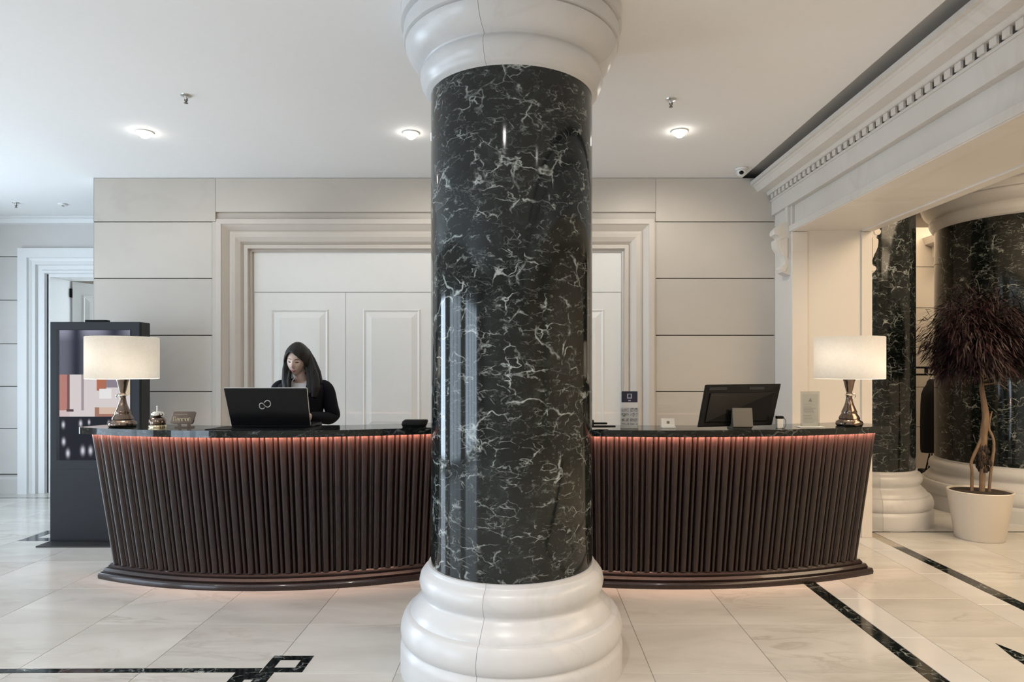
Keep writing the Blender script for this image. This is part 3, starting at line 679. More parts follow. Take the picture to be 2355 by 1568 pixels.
LG = [(609.0, 937), (606.5, 939.5), (603, 940.2), (599.5, 939), (597.3, 936), (596.5, 932.5), (597.5, 929), (600.3, 927), (603.3, 927), (606, 929), (609, 932.5), (612, 935.2), (615.5, 936.2), (619, 935), (621.8, 932), (622.8, 928.3), (621.8, 924.6), (619, 921.6), (615.4, 920.6), (611.6, 921.6), (608.6, 924.6), (608, 926)]
def onlid(px, py):
    # intersect the pixel ray with the lid plane
    r = Vector(((px - PX) / F, 1, -(py - PY) / F)); o_ = Vector((0, 0, HC)); s = (bl + nrm * 0.0015 - o_).dot(nrm) / r.dot(nrm); return o_ + r * s
MB().tube([onlid(a, b) for a, b in LG], 0.0034, 8).build('logo', 'silver', lid, smooth=True)

# card terminal at the inner end of the left counter
d = dt(981); x = PXX(953, d); k = d / F
t = thing('card_terminal', (x, d, ZT), 'black card terminal lying on the left counter next to the column', 'card terminal')
mb = MB(); mb.rings([(0, 0, 0, 26 * k, .05), (0, 0, 6 * k, 29 * k, .055), (2 * k, 0.01, 13 * k, 29 * k, .05), (3 * k, 0.012, 16 * k, 26 * k, .042)], 28, pw=3.5); mb.build('body', 'black_plastic', t, smooth=True, local=True)
MB().box(-18 * k, 20 * k, -0.01, 0.035, 15.5 * k, 16.6 * k).build('display', 'black_gloss', t, local=True)

# ------------------------------------------------------------------ small things on the right counter
d = 4.44; k = d / F
t = thing('document_stamp', (PXX(1388, d), d, ZT), 'flat black stapler-like desk tool beside the column on the right counter', 'desk tool')
MB().box(-24 * k, 27 * k, -0.02, 0.02, 5 * k, 9 * k).build('lower_arm', 'black_plastic', t, bevel=0.003, local=True)
MB().box(-24 * k, 8 * k, -0.018, 0.018, 12 * k, 16 * k).build('upper_arm', 'black_plastic', t, bevel=0.003, local=True)
MB().box(-28 * k, -23 * k, -0.02, 0.02, 0, 22 * k).build('back_post', 'black_plastic', t, bevel=0.003, local=True)
MB().box(-28 * k, 10 * k, -0.025, 0.025, 0, 5 * k).build('foot', 'silver', t, bevel=0.003, local=True)

d = 4.50; k = d / F
t = thing('leaflet_stand', (PXX(1447, d), d, ZT), 'clear acrylic stand holding blue-headed leaflets on the right counter', 'leaflet stand')
hw = 18.5 * k; zb_ = 4 * k; ztp = 86 * k
MB().box(-hw - .004, hw + .004, -0.03, -0.027, 0, 48 * k).box(-hw - .004, hw + .004, 0.012, 0.015, 0, ztp * 0.96).box(-hw - .004, -hw - .001, -0.03, 0.015, 0, 48 * k).box(hw + .001, hw + .004, -0.03, 0.015, 0, 48 * k).box(-hw - .004, hw + .004, -0.03, 0.015, 0, 0.003).build('holder', 'acrylic', t, local=True)
random.seed(3); pat = [[random.random() for _ in range(14)] for _ in range(60)]
def leaf_fn(u, v):
    if v > 0.70:
        if 0.36 < u < 0.64 and 0.80 < v < 0.93 and not (0.42 < u < 0.58 and 0.835 < v < 0.91): return (0.30, 0.32, 0.42)
        if 0.42 < u < 0.56 and 0.735 < v < 0.765: return (0.35, 0.36, 0.45)
        return (0.010, 0.012, 0.035)
    if v > 0.56 or v < 0.10: return (0.62, 0.62, 0.62)
    if 0.46 < u < 0.52: return (0.62, 0.62, 0.62)
    band = int(v * 22) % 3
    if band == 0: return (0.60, 0.60, 0.61)
    q = pat[int(v * 40)][int(u * 13)]; g = 0.10 + 0.5 * q; return (g, g, g * 1.08)
pl = MB().box(-hw, hw, -0.012, 0.008, 0.003, ztp).build('leaflets', 'white_paper', t, local=True)
o = printed('leaflet_front', -hw, hw, 0.003, ztp, -0.0135, leaf_fn, 26, 60, 'paper_print', pl)
o.location = (0, 0, 0)

d = 4.55; k = d / F
t = thing('card_holder', (PXX(1536, d), d, ZT), 'small white card holder beside the leaflet stand', 'card holder')
MB().prism([(-.03, 0), (-.03, .012), (-0.004, .014), (.012, 21 * k), (.016, 21 * k), (.02, 0)], -16 * k, 16 * k, 'x').build('base', 'white_plastic', t, local=True, bevel=0.002)
cd = MB().prism([(-.008, .015), (.006, 22 * k), (.008, 22 * k), (-.005, .015)], -15 * k, 15 * k, 'x').build('card', 'white_paper', t, local=True)
MB().prism([(-.0065, .030), (-.0005, .047), (.0005, .047), (-.0055, .030)], -2.5 * k, 3.5 * k, 'x').build('emblem', 'grey_plastic', cd, local=True)

# monitor seen from behind
d = 4.50; k = d / F
t = thing('monitor', (PXX(1703, d), d, ZT), 'black computer monitor seen from behind on the right counter', 'monitor')
tl_, tr_, bl_, br_ = P(1624, 884, 4.52), P(1797, 882, 4.62), P(1606, 982, 4.46), P(1776, 977, 4.58)
for p_ in (bl_, br_): p_.z = max(p_.z, ZT + 0.012)
n_ = (br_ - bl_).cross(tl_ - bl_).normalized(); n_ = n_ if n_.y < 0 else -n_
bk = MB_plate(bl_, br_, tr_, tl_, n_, 0.022).build('back_shell', 'black_plastic', t, bevel=0.006)
def mid(u, v, off): 
    a = bl_.lerp(br_, u); b = tl_.lerp(tr_, u); return a.lerp(b, v) + n_ * off
MB_plate(mid(.07, .10, .012), mid(.93, .10, .012), mid(.93, .80, .012), mid(.07, .80, .012), n_, 0.014).build('back_cover', 'black_gloss', t, bevel=0.005)
for u0, u1 in ((.05, .28), (.58, .78)): MB_plate(mid(u0, .86, .004), mid(u1, .86, .004), mid(u1, .93, .004), mid(u0, .93, .004), n_, 0.006).build('vent', 'kiosk_body', bk)
x0, x1 = PXX(1687, 4.44) - t.location.x, PXX(1733, 4.44) - t.location.x
MB().prism([(-.035, 0), (-.035, .006), (-.055, .016), (-.035, 48 * k), (-.025, 48 * k), (.0, .03), (.09, .006), (.09, 0)], x0, x1, 'x').build('stand', 'grey_plastic', t, local=True, bevel=0.003)
# cable adapter beside the monitor
d = 4.53; k = d / F
t = thing('cable_adapter', (PXX(1793, d), d, ZT), 'small pale plug adapter with looping cable at the monitor edge', 'adapter')
MB().box(-8 * k, 6 * k, -0.02, 0.02, 0, 22 * k).build('block', 'white_plastic', t, bevel=0.004, local=True)
MB().box(-8 * k, 7 * k, -0.018, 0.018, 22 * k, 28 * k).build('cap', 'black_plastic', t, bevel=0.003, local=True)
MB().tube([(2 * k, 0, 26 * k), (8 * k, -.005, 26 * k), (13 * k, -.01, 18 * k), (13 * k, -.01, 8 * k), (10 * k, -.012, 0.004), (3 * k, -.03, 0.004)], 0.003, 8).build('cable', 'grey_plastic', t, smooth=True, local=True)
# framed notice in clear stand
d = 4.62; k = d / F
t = thing('notice_stand', (PXX(1863, d), d, ZT), 'clear acrylic stand with a printed notice beside the right lamp', 'notice')
MB().box(-29 * k, 29 * k, -0.045, 0.045, 0, 0.004).build('foot', 'white_plastic', t, local=True, bevel=0.001)
MB().box(-22 * k, 22 * k, -0.004, -0.002, 0.004, 82 * k).box(-22 * k, 22 * k, 0.002, 0.004, 0.004, 82 * k).build('acrylic_sheet', 'acrylic', t, local=True)
random.seed(11); pat2 = [random.random() for _ in range(80)]; pat3 = [random.uniform(.55, 1) for _ in range(80)]
def note_fn(u, v):
    bg = (0.66, 0.64, 0.58)
    if 0.40 < u < 0.62 and 0.76 < v < 0.88: return (0.30, 0.29, 0.26) if abs(u - .51) < (0.89 - v) * 0.9 else bg
    if v > 0.72 or u < 0.06 or v < 0.10: return bg
    r = int(v * 46)
    if r % 2 == 0: return bg
    g = 0.34 + 0.3 * pat2[r]; return (g, g * 0.98, g * 0.92) if u < pat3[r] * 0.96 else bg
sh = MB().box(-18 * k, 18 * k, -0.0015, 0.0015, 0.006, 76 * k).build('sheet', 'white_paper', t, local=True)
printed('print', -18 * k, 18 * k, 0.006, 76 * k, -0.0018, note_fn, 26, 92, 'paper_print', sh).location = (0, 0, 0)

# ------------------------------------------------------------------ information kiosk
kd = 5.72; kx0, kx1 = PXX(115, kd), PXX(321, kd); kt = PZ(740, kd)
t = thing('information_kiosk', ((kx0 + kx1) / 2, kd + 0.08, 0), 'tall dark grey display kiosk with lit screen left of the desk', 'kiosk')
MB().box(kx0, kx1, kd, kd + 0.155, 0.012, kt).build('cabinet', 'kiosk_body', t, bevel=0.004)
MB().box(kx1 - 0.02, kx1 + 0.003, kd + 0.022, kd + 0.153, 0.014, kt - 0.004).build('side_panel', 'kiosk_side', t)
MB().box(kx0 - 0.005, kx1 + 0.005, 5.557, kd + 0.25, 0, 0.012).build('base_plate', 'kiosk_side', t, bevel=0.002)
MB().box(kx0 + 0.002, kx1 - 0.002, kd - 0.0025, kd + 0.01, 0.03, 0.628).build('lower_door', 'kiosk_body', t, bevel=0.002)
MB().box(PXX(193, kd), PXX(242, kd), kd + 0.01, kd + 0.07, kt, kt + 0.018).build('top_sensor', 'black_plastic', t, bevel=0.004)
sx0, sx1, sz0, sz1 = PXX(130, kd), PXX(301, kd), PZ(1058, kd), PZ(758, kd)
MB().box(sx0, sx1, kd - 0.003, kd + 0.01, sz0, sz1).build('screen_bezel', 'black_gloss', t)
def scr(u, v):
    if v > 0.655:
        vv = (v - 0.655) / 0.345; g = 0.03 + 0.02 * vv
        dk = math.exp(-((u - 0.24) / 0.10) ** 2); dk2 = math.exp(-((u - 0.78) / 0.17) ** 2)
        li = (0.16 + 0.4 * max(0, vv - .75) * 4 * 0.6) * (1 - dk) * (1 - dk2 * (0.6 + .4 * vv)); return (g * .5 + li * .85, g * .55 + li * .85, g + li * 1.05)
    if v > 0.335:
        vv = (v - 0.335) / 0.32; c = (0.80, 0.72, 0.72)
        if u < 0.15: c = (0.55, 0.24, 0.20) if vv > .15 else (0.75, .60, .60)
        if 0.11 < u < 0.15 and vv > .15: c = (0.22, 0.09, 0.08)
        if 0.31 < u < 0.345 and vv > .15: c = (0.40, 0.34, 0.36)
        if 0.53 < u < 0.66 and vv > .62: c = (0.50, 0.17, 0.09)
        if 0.66 < u < 0.86 and vv > .70: c = (0.30, 0.25, 0.30)
        if 0.56 < u < 0.74 and 0.42 < vv < 0.66: c = (0.95, 0.92, 0.93)
        if 0.88 < u and vv > .5: c = (0.75, .60, .42)
        if 0.50 < u < 0.86 and vv < 0.22: c = (0.42, 0.20, 0.14) if (vv < .06 or u < .56) else (0.78, 0.58, 0.45)
        if 0.1 < u < .2 and .12 < vv < .17: c = (.1, .05, .05)
        return c
    for (a, b, r) in ((.055, .27, .018), (.30, .28, .018), (.42, .29, .013), (.06, .14, .02), (.12, .05, .022), (.33, .07, .024), (.44, .07, .022), (.60, .10, .02), (.78, .18, .02), (.9, .07, .02), (.70, .28, .015)):
        q = ((u - a) / r) ** 2 + ((v - b) / (r * 1.1)) ** 2
        if q < 5: k_ = math.exp(-q * 0.9); return (0.006 + 0.8 * k_, 0.006 + 0.8 * k_, 0.012 + 0.9 * k_)
    return (0.006, 0.006, 0.012)
printed('screen', sx0 + 0.028, sx1 - 0.004, sz0 + 0.004, sz1 - 0.004, kd - 0.0045, scr, 110, 210, 'screen_print', t)

# ------------------------------------------------------------------ ceiling fittings
for i, (px, py) in enumerate(((333, 303), (945, 305), (1563, 301))):
    d = (ZC - HC) * F / (PY - py); x = PXX(px, d)
    t = thing('ceiling_downlight', (x, d, ZC), ['lit recessed downlight in the ceiling over the left lamp', 'lit recessed downlight in the ceiling left of the column capital', 'lit recessed downlight in the ceiling right of the column'][i], 'downlight', 'recessed ceiling downlights')
    MB().lathe([(0.046, -0.001), (0.062, -0.001), (0.064, -0.004), (0.060, -0.008), (0.046, -0.006)], n=32).build('trim_ring', 'white_plastic', t, smooth=True, local=True)
    MB().lathe([(0.001, -0.050), (0.018, -0.047), (0.034, -0.035), (0.043, -0.018), (0.046, -0.0035)], n=24).build('lens', 'lamp_disc', t, local=True)
    l = bpy.data.lights.new('downlight_beam', 'SPOT'); l.energy = (14, 36, 52)[i]; l.color = (1, 0.93, 0.82); l.spot_size = R(125); l.spot_blend = 0.7; l.shadow_soft_size = 0.05
    lo = bpy.data.objects.new('downlight_beam', l); C.objects.link(lo); lo.parent = t; lo.location = (0, 0, -0.06); lo.rotation_euler.x = R(32)
for i, (px, py) in enumerate(((428, 219), (1543, 228), (37, 466))):
    d = (ZC - HC) * F / (PY - py); x = PXX(px, d)
    t = thing('sprinkler_head', (x, d, ZC), ['metal fire sprinkler head in the ceiling left of the column', 'metal fire sprinkler head in the ceiling right of the column', 'metal fire sprinkler head in the hall ceiling at the far left'][i], 'sprinkler', 'ceiling sprinkler heads')
    MB().lathe([(0.001, 0), (0.036, 0), (0.034, -0.006), (0.012, -0.010), (0.010, -0.022), (0.007, -0.030)], n=24).build('escutcheon', 'silver', t, smooth=True, local=True)
    MB().tube([(-0.009, 0, -0.02), (-0.010, 0, -0.035), (0, 0, -0.05), (0.010, 0, -0.035), (0.009, 0, -0.02)], 0.003, 6).lathe([(0.004, -0.02), (0.004, -0.05)], n=8).build('yoke', 'grey_plastic', t, local=True)
    MB().lathe([(0.001, -0.05), (0.013, -0.05), (0.013, -0.053), (0.001, -0.053)], n=16).build('deflector', 'grey_plastic', t, local=True)
d = 7.3; t = thing('smoke_detector', (PXX(145, d), d, ZC), 'small flat ceiling detector above the hall cornice', 'detector')
MB().lathe([(0.001, -.02), (0.03, -.02), (0.045, -.012), (0.048, 0)], n=24).build('housing', 'white_plastic', t, smooth=True, local=True)
MB().lathe([(0.001, -.026), (0.012, -.026), (0.014, -.018)], n=16).build('sensor', 'grey_plastic', t, smooth=True, local=True)
d = 6.0; t = thing('security_camera', (PXX(1706, d), d, ZC), 'white dome security camera in the ceiling corner by the cornice', 'camera')
MB().lathe([(0.05, -0.0), (0.058, -0.004), (0.056, -0.018), (0.04, -0.02)], n=32).build('mount', 'white_plastic', t, smooth=True, local=True)
MB().ell((0, 0, -0.035), (0.046, 0.046, 0.036), 24, 12).build('dome', 'white_plastic', t, smooth=True, local=True)
MB().ell((-0.014, -0.034, -0.048), (0.021, 0.021, 0.017), 18, 10).build('lens', 'black_gloss', t, smooth=True, local=True)

# ------------------------------------------------------------------ potted tree
pd = 5.86; k = pd / F; pxm = PXX(2253, pd)
t = thing('potted_tree', (pxm, pd, 0), 'dark red leaved potted tree with twisted trunk in a white pot', 'plant')
MB().lathe([(0.001, 0), (47 * k, 0), (50 * k, 4 * k), (65 * k, 108 * k), (66 * k, 110 * k), (64 * k, 111.5 * k), (61 * k, 109 * k), (60 * k, 104 * k)], n=48).build('pot', 'pot', t, smooth=True, local=True)
MB().lathe([(0.001, 109 * k), (40 * k, 108.5 * k), (61.5 * k, 107.5 * k)], n=32).build('soil', 'soil', t, smooth=True, local=True)
def zpx(py): return HC - (py - PY) * pd / F
def lx(px): return PXX(px, pd) - pxm
def wig(pts): return [(lx(a), o_, zpx(b if b < 1120 else 1140)) for a, b, o_ in pts]
def smooth_path(pts, rad, m=4):
    P_ = [Vector(p) for p in pts]; out = []; ro = []
    for i in range(len(P_) - 1):
        p0, p1, p2, p3 = P_[max(i - 1, 0)], P_[i], P_[i + 1], P_[min(i + 2, len(P_) - 1)]
        for k in range(m):
            u = k / m; out.append(0.5 * ((2 * p1) + (p2 - p0) * u + (2 * p0 - 5 * p1 + 4 * p2 - p3) * u * u + (3 * p1 - p0 - 3 * p2 + p3) * u ** 3)); ro.append(rad[i] + (rad[i + 1] - rad[i]) * u + random.uniform(-.0012, .0012))
    out.append(P_[-1]); ro.append(rad[-1]); return out, ro
MB().tube(*smooth_path(wig([(2256, 1122, -.01), (2260, 1080, 0), (2263, 1040, .01), (2262, 1000, 0), (2265, 960, -.01), (2262, 920, 0), (2259, 885, .01), (2258, 840, 0), (2262, 790, 0)]), [.022, .024, .028, .030, .028, .022, .018, .016, .01]), 12).build('trunk', 'bark', t, smooth=True, local=True)
MB().tube(*smooth_path(wig([(2238, 1122, .02), (2239, 1085, .02), (2237, 1065, .02), (2247, 1035, .01), (2258, 1005, .0), (2268, 985, .0)]), [.014, .013, .012, .014, .012, .008]), 10).build('stem', 'bark', t, smooth=True, local=True)
MB().tube(*smooth_path(wig([(2270, 1122, -.02), (2273, 1085, -.03), (2280, 1030, -.03), (2278, 1005, -.03), (2271, 985, -.02), (2274, 960, -.02), (2278, 945, -.02)]), [.012, .012, .011, .011, .009, .008, .005]), 10).build('stem', 'bark', t, smooth=True, local=True)
mb = MB(); random.seed(5)
for i in range(90):
    a = random.uniform(0, 6.28); z = zpx(random.uniform(1025, 1082)); r = random.uniform(.01, .055)
    mb.ell((lx(2261) + r * math.cos(a) * 1.1, r * math.sin(a), z), (random.uniform(.006, .015), random.uniform(.006, .013), random.uniform(.014, .04)), 8, 6)
mb.build('root_mass', 'soil', t, smooth=True, local=True)
random.seed(21)
br_pts = []
for i in range(26):
    a = random.uniform(0, 2 * math.pi); e = random.uniform(-0.2, 1.2); L = random.uniform(.16, .30)
    dv = Vector((math.cos(a) * math.cos(e), math.sin(a) * math.cos(e) * .8, math.sin(e))); p0 = Vector((lx(2259), 0, zpx(random.uniform(800, 885))))
    p1 = p0 + dv * L * .6 + Vector((0, 0, .03)); p2 = p0 + dv * L + Vector((0, 0, -.03)); br_pts.append((p0, p1, p2))
mb = MB()
for p0, p1, p2 in br_pts: mb.tube([p0, p1, p2], [.007, .005, .003], 6)
mb.build('branches', 'bark', t, local=True)
mb = MB(); cz0 = zpx(785); cxl = lx(2246)
def leafblade(p, dv, L, wd):
    dv = dv.normalized(); sd = dv.cross(Vector((random.uniform(-.4, .4), random.uniform(-.4, .4), 1))).normalized() * wd
    n = len(mb.v); sag = Vector((0, 0, -L * 0.25))
    pts = [p, p + dv * L * .35 + sd + sag * .1, p + dv * L * .35 - sd + sag * .1, p + dv * L * .7 + sd * .7 + sag * .5, p + dv * L * .7 - sd * .7 + sag * .5, p + dv * L + sag]
    mb.v += [tuple(q) for q in pts]; mb.f += [(n, n + 1, n + 2), (n + 1, n + 3, n + 4, n + 2), (n + 3, n + 5, n + 4)]
for i in range(10500):
    # points in a lumpy mushroom crown
    a = random.uniform(0, 2 * math.pi); u = random.random() ** 0.45; ph = math.asin(random.uniform(-0.75, 1))
    rx, rz = 0.46, 0.43
    lump = 1 + 0.18 * math.sin(3 * a + 1.3) * math.cos(2.2 * ph) + 0.14 * math.sin(5 * a + 4 * ph)
    p = Vector((cxl + math.cos(a) * math.cos(ph) * rx * u * lump, math.sin(a) * math.cos(ph) * 0.29 * u * lump - 0.05, cz0 + math.sin(ph) * rz * u * (lump if ph > 0 else 1)))
    rad = Vector((math.cos(a) * math.cos(ph), math.sin(a) * math.cos(ph), math.sin(ph) * 0.6))
    dv = rad * 0.8 + Vector((random.uniform(-.5, .5), random.uniform(-.5, .5), random.uniform(-1.0, 0.15)))
    leafblade(p, dv, random.uniform(.06, .125), random.uniform(.0035, .0065))
o = mb.build('foliage', 'leaf', t, local=True); o['kind'] = 'stuff'

# ------------------------------------------------------------------ things seen between the far columns
d = 8.62
t = thing('coat_rack', (PXX(2150, d), d, 0), 'black metal coat rail between the two far columns', 'coat rack')
za, zb2 = PZ(845, d), PZ(861, d); xa, xb = PXX(2085, d), PXX(2230, d)
for z in (za, zb2): MB().tube([(xa, d, z), (xb, d, z)], 0.013, 8).build('rail', 'black_plastic', t)
for x in (xa, xb): MB().tube([(x, d, 0), (x, d, za + 0.02)], 0.016, 8).build('post', 'black_plastic', t)
for x in (xa, xb): MB().tube([(x, d - 0.22, 0.016), (x, d + 0.22, 0.016)], 0.016, 8).build('foot', 'black_plastic', t)
MB().box(PXX(2127, d), PXX(2133, d), d - .012, d + .012, zb2, za).build('bracket', 'black_plastic', t)
xc = PXX(2126, d)
t = thing('hanging_coat', (xc, d - 0.15, PZ(1037, d)), 'long black coat hanging from the rail between the far columns', 'coat')
secs = []
for py, hw, dp in ((1037, 22, .07), (1030, 23, .09), (980, 23, .10), (930, 22, .10), (905, 20, .10), (892, 15, .09), (884, 9, .07), (876, 7, .06), (871, 3, .03)):
    secs.append((0, 0, PZ(py, d) - PZ(1037, d), hw * d / F, dp))
MB().rings(secs, 28, pw=2.4).build('cloth', 'coat_black', t, smooth=True, local=True)
MB().tube([(0, 0, PZ(872, d) - PZ(1037, d)), (0, 0.03, PZ(864, d) - PZ(1037, d)), (0.0, 0.12, PZ(861, d) - PZ(1037, d) + .02), (0, .15, PZ(861, d) - PZ(1037, d) + .018)], 0.004, 6).build('hanger_hook', 'silver', t, local=True)
d = 8.15
t = thing('luggage_cart', (PXX(2126, d), d, 0), 'small black folding trolley on the floor between the far columns', 'trolley')
for px0, px1 in ((2124, 2138), (2130, 2144)): MB().tube([P(px0, 1102, d), P(px1, 1043, d + .1)], 0.010, 8).build('tube', 'black_plastic', t)
for px in (2119, 2133):
    c = P(px, 1090, d); MB().tube([c + Vector((-.02, 0, 0)), c + Vector((.02, 0, 0))], 0.07, 20).build('wheel', 'black_plastic', t)
MB().box(PXX(2114, d), PXX(2142, d), d - .12, d + .1, PZ(1112, d), PZ(1103, d)).build('plate', 'black_plastic', t)
MB().box(PXX(2116, d), PXX(2120, d), d - .1, d + .08, 0, PZ(1110, d)).box(PXX(2136, d), PXX(2140, d), d - .1, d + .08, 0, PZ(1110, d)).build('foot', 'black_plastic', t)

# ------------------------------------------------------------------ receptionist
WX, WY = -1.70, 5.08
t = thing('person', (WX, WY, 0), 'woman with long dark hair in a dark blazer standing behind the laptop', 'person')
HM = Matrix.Translation((-0.012, -0.065, 1.555)) @ Matrix.Rotation(R(-4), 4, 'Z') @ Matrix.Rotation(R(13), 4, 'X') @ Matrix.Rotation(R(5), 4, 'Y')
def g(x, s): return math.exp(-(x / s) ** 2)
def headpt(p):
    x, y, z = p
    X, Y, Z = x * 0.074, y * 0.096, z * 0.116
    if z < 0: X *= 1 - 0.42 * (-z) ** 1.6; Y *= 1 - 0.12 * (-z) ** 2
    if y < 0:
        f = -y
        Y += 0.008 * f * g(z + .1, .6) * (1 - g(x, .5)) * 0.4            # flatter cheeks
        Y -= 0.021 * g(x, .13) * (g(z + .20, .16) + 0.45 * g(z - .02, .20)) * f   # nose
        Y += 0.010 * (g(x - .40, .20) + g(x + .40, .20)) * g(z - .08, .16) * f   # eye sockets
        Y -= 0.004 * (g(x - .38, .3) + g(x + .38, .3)) * g(z - .30, .14) * f     # brow
        Y -= 0.005 * (g(x - .48, .2) + g(x + .48, .2)) * g(z + .25, .22) * f     # cheek bones
        Y -= 0.007 * g(x, .30) * g(z + .55, .10) * f                        # lips
        Y -= 0.008 * g(x, .28) * g(z + .86, .16) * f                        # chin
    return Vector((X, Y, Z))
def head_mesh(mb):
    n, m = 56, 44; b = len(mb.v)
    for j in range(m + 1):
        tt = -math.pi / 2 + math.pi * j / m; cz, sz = max(math.cos(tt), .01), math.sin(tt)
        for i in range(n):
            a = 2 * math.pi * i / n; mb.v.append(tuple(HM @ headpt((cz * math.sin(a), -cz * math.cos(a), sz))))
    for j in range(m):
        for i in range(n): l = (i + 1) % n; mb.f.append((b + j * n + i, b + j * n + l, b + (j + 1) * n + l, b + (j + 1) * n + i))
    mb.f.append(tuple(b + i for i in reversed(range(n)))); mb.f.append(tuple(b + m * n + i for i in range(n)))
SH = {1: ((.185, .005, 1.355), (.228, .035, 1.115), (.085, -.205, 1.143)), -1: ((-.185, .005, 1.355), (-.235, .02, 1.12), (-.14, -.20, 1.143))}
mb = MB(); head_mesh(mb)
mb.tube([(0, .012, 1.36), (-.004, -.005, 1.41), (-.008, -.03, 1.465), (-.01, -.045, 1.53)], [.062, .052, .050, .052], 18)
mb.rings([(0, 0, .86, .165, .105), (0, 0, .94, .168, .11), (0, 0, 1.08, .122, .088), (0, -.005, 1.2, .142, .105), (0, -.005, 1.29, .16, .105), (0, .003, 1.355, .165, .075), (0, .008, 1.395, .085, .055)], 28)
for s_ in (1, -1):
    sh, el, wr_ = SH[s_]
    mb.tube([sh, Vector(sh).lerp(Vector(el), .5), el, Vector(el).lerp(Vector(wr_), .5), wr_], [.047, .041, .036, .033, .025], 14)
    # palm, four fingers and a thumb resting on the keys
    wv = Vector(wr_); pd_ = Vector((-0.2 * s_, -1, 0)).normalized(); sd = Vector((1, -0.2 * s_, 0)).normalized()
    mb.tube([wv, wv + pd_ * .04, wv + pd_ * .085], [(.028, .016), (.040, .015), (.040, .011)], 12)
    for q, L in zip((-1.5, -.5, .5, 1.5), ((.058, .068, .072, .062) if s_ > 0 else (.062, .072, .068, .058))):
        b0 = wv + pd_ * .08 + sd * (q * .020); mb.tube([b0, b0 + pd_ * L * .45 + Vector((0, 0, .010)), b0 + pd_ * L * .8 + Vector((0, 0, .002)), b0 + pd_ * L + Vector((0, 0, -.012))], [.0095, .009, .008, .006], 8)
    b0 = wv + pd_ * .03 - sd * (s_ * .036); mb.tube([b0, b0 + pd_ * .03 - sd * (s_ * .018), b0 + pd_ * .058 - sd * (s_ * .014) + Vector((0, 0, -.006))], [.012, .010, .008], 8)
    mb.tube([(.082 * s_, 0, .90), (.085 * s_, -.005, .68), (.085 * s_, .0, .48), (.088 * s_, .02, .28), (.09 * s_, .03, .08)], [.082, .068, .052, .050, .034], 16)
    mb.tube([(.09 * s_, .05, .045), (.095 * s_, -.04, .035), (.10 * s_, -.14, .022)], [(.034, .040), (.036, .032), (.030, .018)], 12)
    # ears
    e_ = HM @ Vector((.074 * s_, .008, 0.0)); mb.ell(e_, (.010, .018, .028), 10, 8)
o = mb.build('body', 'skin', t, smooth=True, local=True, angle=180)
rm = o.modifiers.new('remesh', 'REMESH'); rm.mode = 'VOXEL'; rm.voxel_size = 0.0045; rm.use_smooth_shade = True
sm = o.modifiers.new('smooth', 'SMOOTH'); sm.factor = 0.5; sm.iterations = 2
# face details
def face(x, z, off=0.0):
    y = -math.sqrt(max(0.0, 1 - x * x - z * z)); return headpt((x, y, z)) + Vector((0, -off, 0))
def strip(pts, rad, n=8): 
    m_ = MB(); m_.tube([HM @ face(a, b, c) for a, b, c in pts], rad, n); return m_
for s_ in (1, -1):
    strip([(s_ * .23, .06, .001), (s_ * .32, .045, .001), (s_ * .42, .045, .001), (s_ * .53, .07, .001)], [(.002, .0015), (.006, .004), (.006, .004), (.002, .0015)]).build('eyelashes', 'eye_dark', t, smooth=True, local=True)
    strip([(s_ * .17, .235, .001), (s_ * .25, .255, .001), (s_ * .34, .27, .001), (s_ * .44, .27, .001), (s_ * .53, .25, .001), (s_ * .61, .215, .001)], [(.0018, .0012), (.0026, .0015), (.0027, .0015), (.0025, .0014), (.0018, .001), (.0008, .0006)]).build('eyebrow', 'hair', t, smooth=True, local=True)
strip([(-.29, -.455, .001), (-.15, -.50, .002), (0, -.51, .003), (.15, -.50, .002), (.29, -.455, .001)], [(.0015, .001), (.004, .003), (.005, .004), (.004, .003), (.0015, .001)]).build('lips', 'lips', t, smooth=True, local=True)
strip([(-.23, -.52, .001), (0, -.585, .003), (.23, -.52, .001)], [(.0015, .001), (.005, .004), (.0015, .001)]).build('lips', 'lips', t, smooth=True, local=True)
# hair: cap with an open face, plus side and back lengths
mb = MB(); n, m = 140, 100; keep = {}
def hairpt(x, y, z):
    f = 1.0 + 0.10 + (0.05 * z if z > 0 else 0); p = Vector((x * .074 * (1.34 - .06 * max(z, 0) if z > -.2 else 1.28), y * .096 * 1.16, z * .116 * 1.15 + (.004 if z > .5 else 0)))
    if z > .4 and y < .2: p.y -= .003; 
    if z > .2: p.z += .010 * g(x - .1, .5) * g(y + .25, .6)
    return HM @ p
for j in range(m + 1):
    tt = -math.pi / 2 + math.pi * j / m; cz, sz = max(math.cos(tt), .01), math.sin(tt)
    for i in range(n):
        a = 2 * math.pi * i / n; x, y, z = cz * math.sin(a), -cz * math.cos(a), sz
        keep[(j, i)] = not (y < -0.05 and z < 0.56 - 0.50 * max(0, x + .22) ** 1.7 - 1.4 * max(0, -x - .25) ** 1.7 and -.84 < x < .80) and z > -.8
        mb.v.append(tuple(hairpt(x, y, z)))
for j in range(m):
    for i in range(n):
        l = (i + 1) % n
        if all(keep[q] for q in ((j, i), (j, l), (j + 1, l), (j + 1, i))): mb.f.append((j * n + i, j * n + l, (j + 1) * n + l, (j + 1) * n + i))
def hl(px, py, dd): return tuple(Vector((PXX(px, WY + dd) - WX, dd, PZ(py, WY + dd))))
mb.tube([hl(672, 806, -.05), hl(663, 826, -.075), hl(659, 850, -.085), hl(657, 875, -.10), hl(659, 900, -.115), hl(664, 925, -.12)], [(.016, .03), (.019, .034), (.022, .034), (.028, .030), (.030, .026), (.018, .014)], 14)
mb.tube([hl(668, 850, -.105), hl(664, 875, -.118), hl(667, 902, -.13)], [(.012, .016), (.018, .018), (.008, .01)], 12)
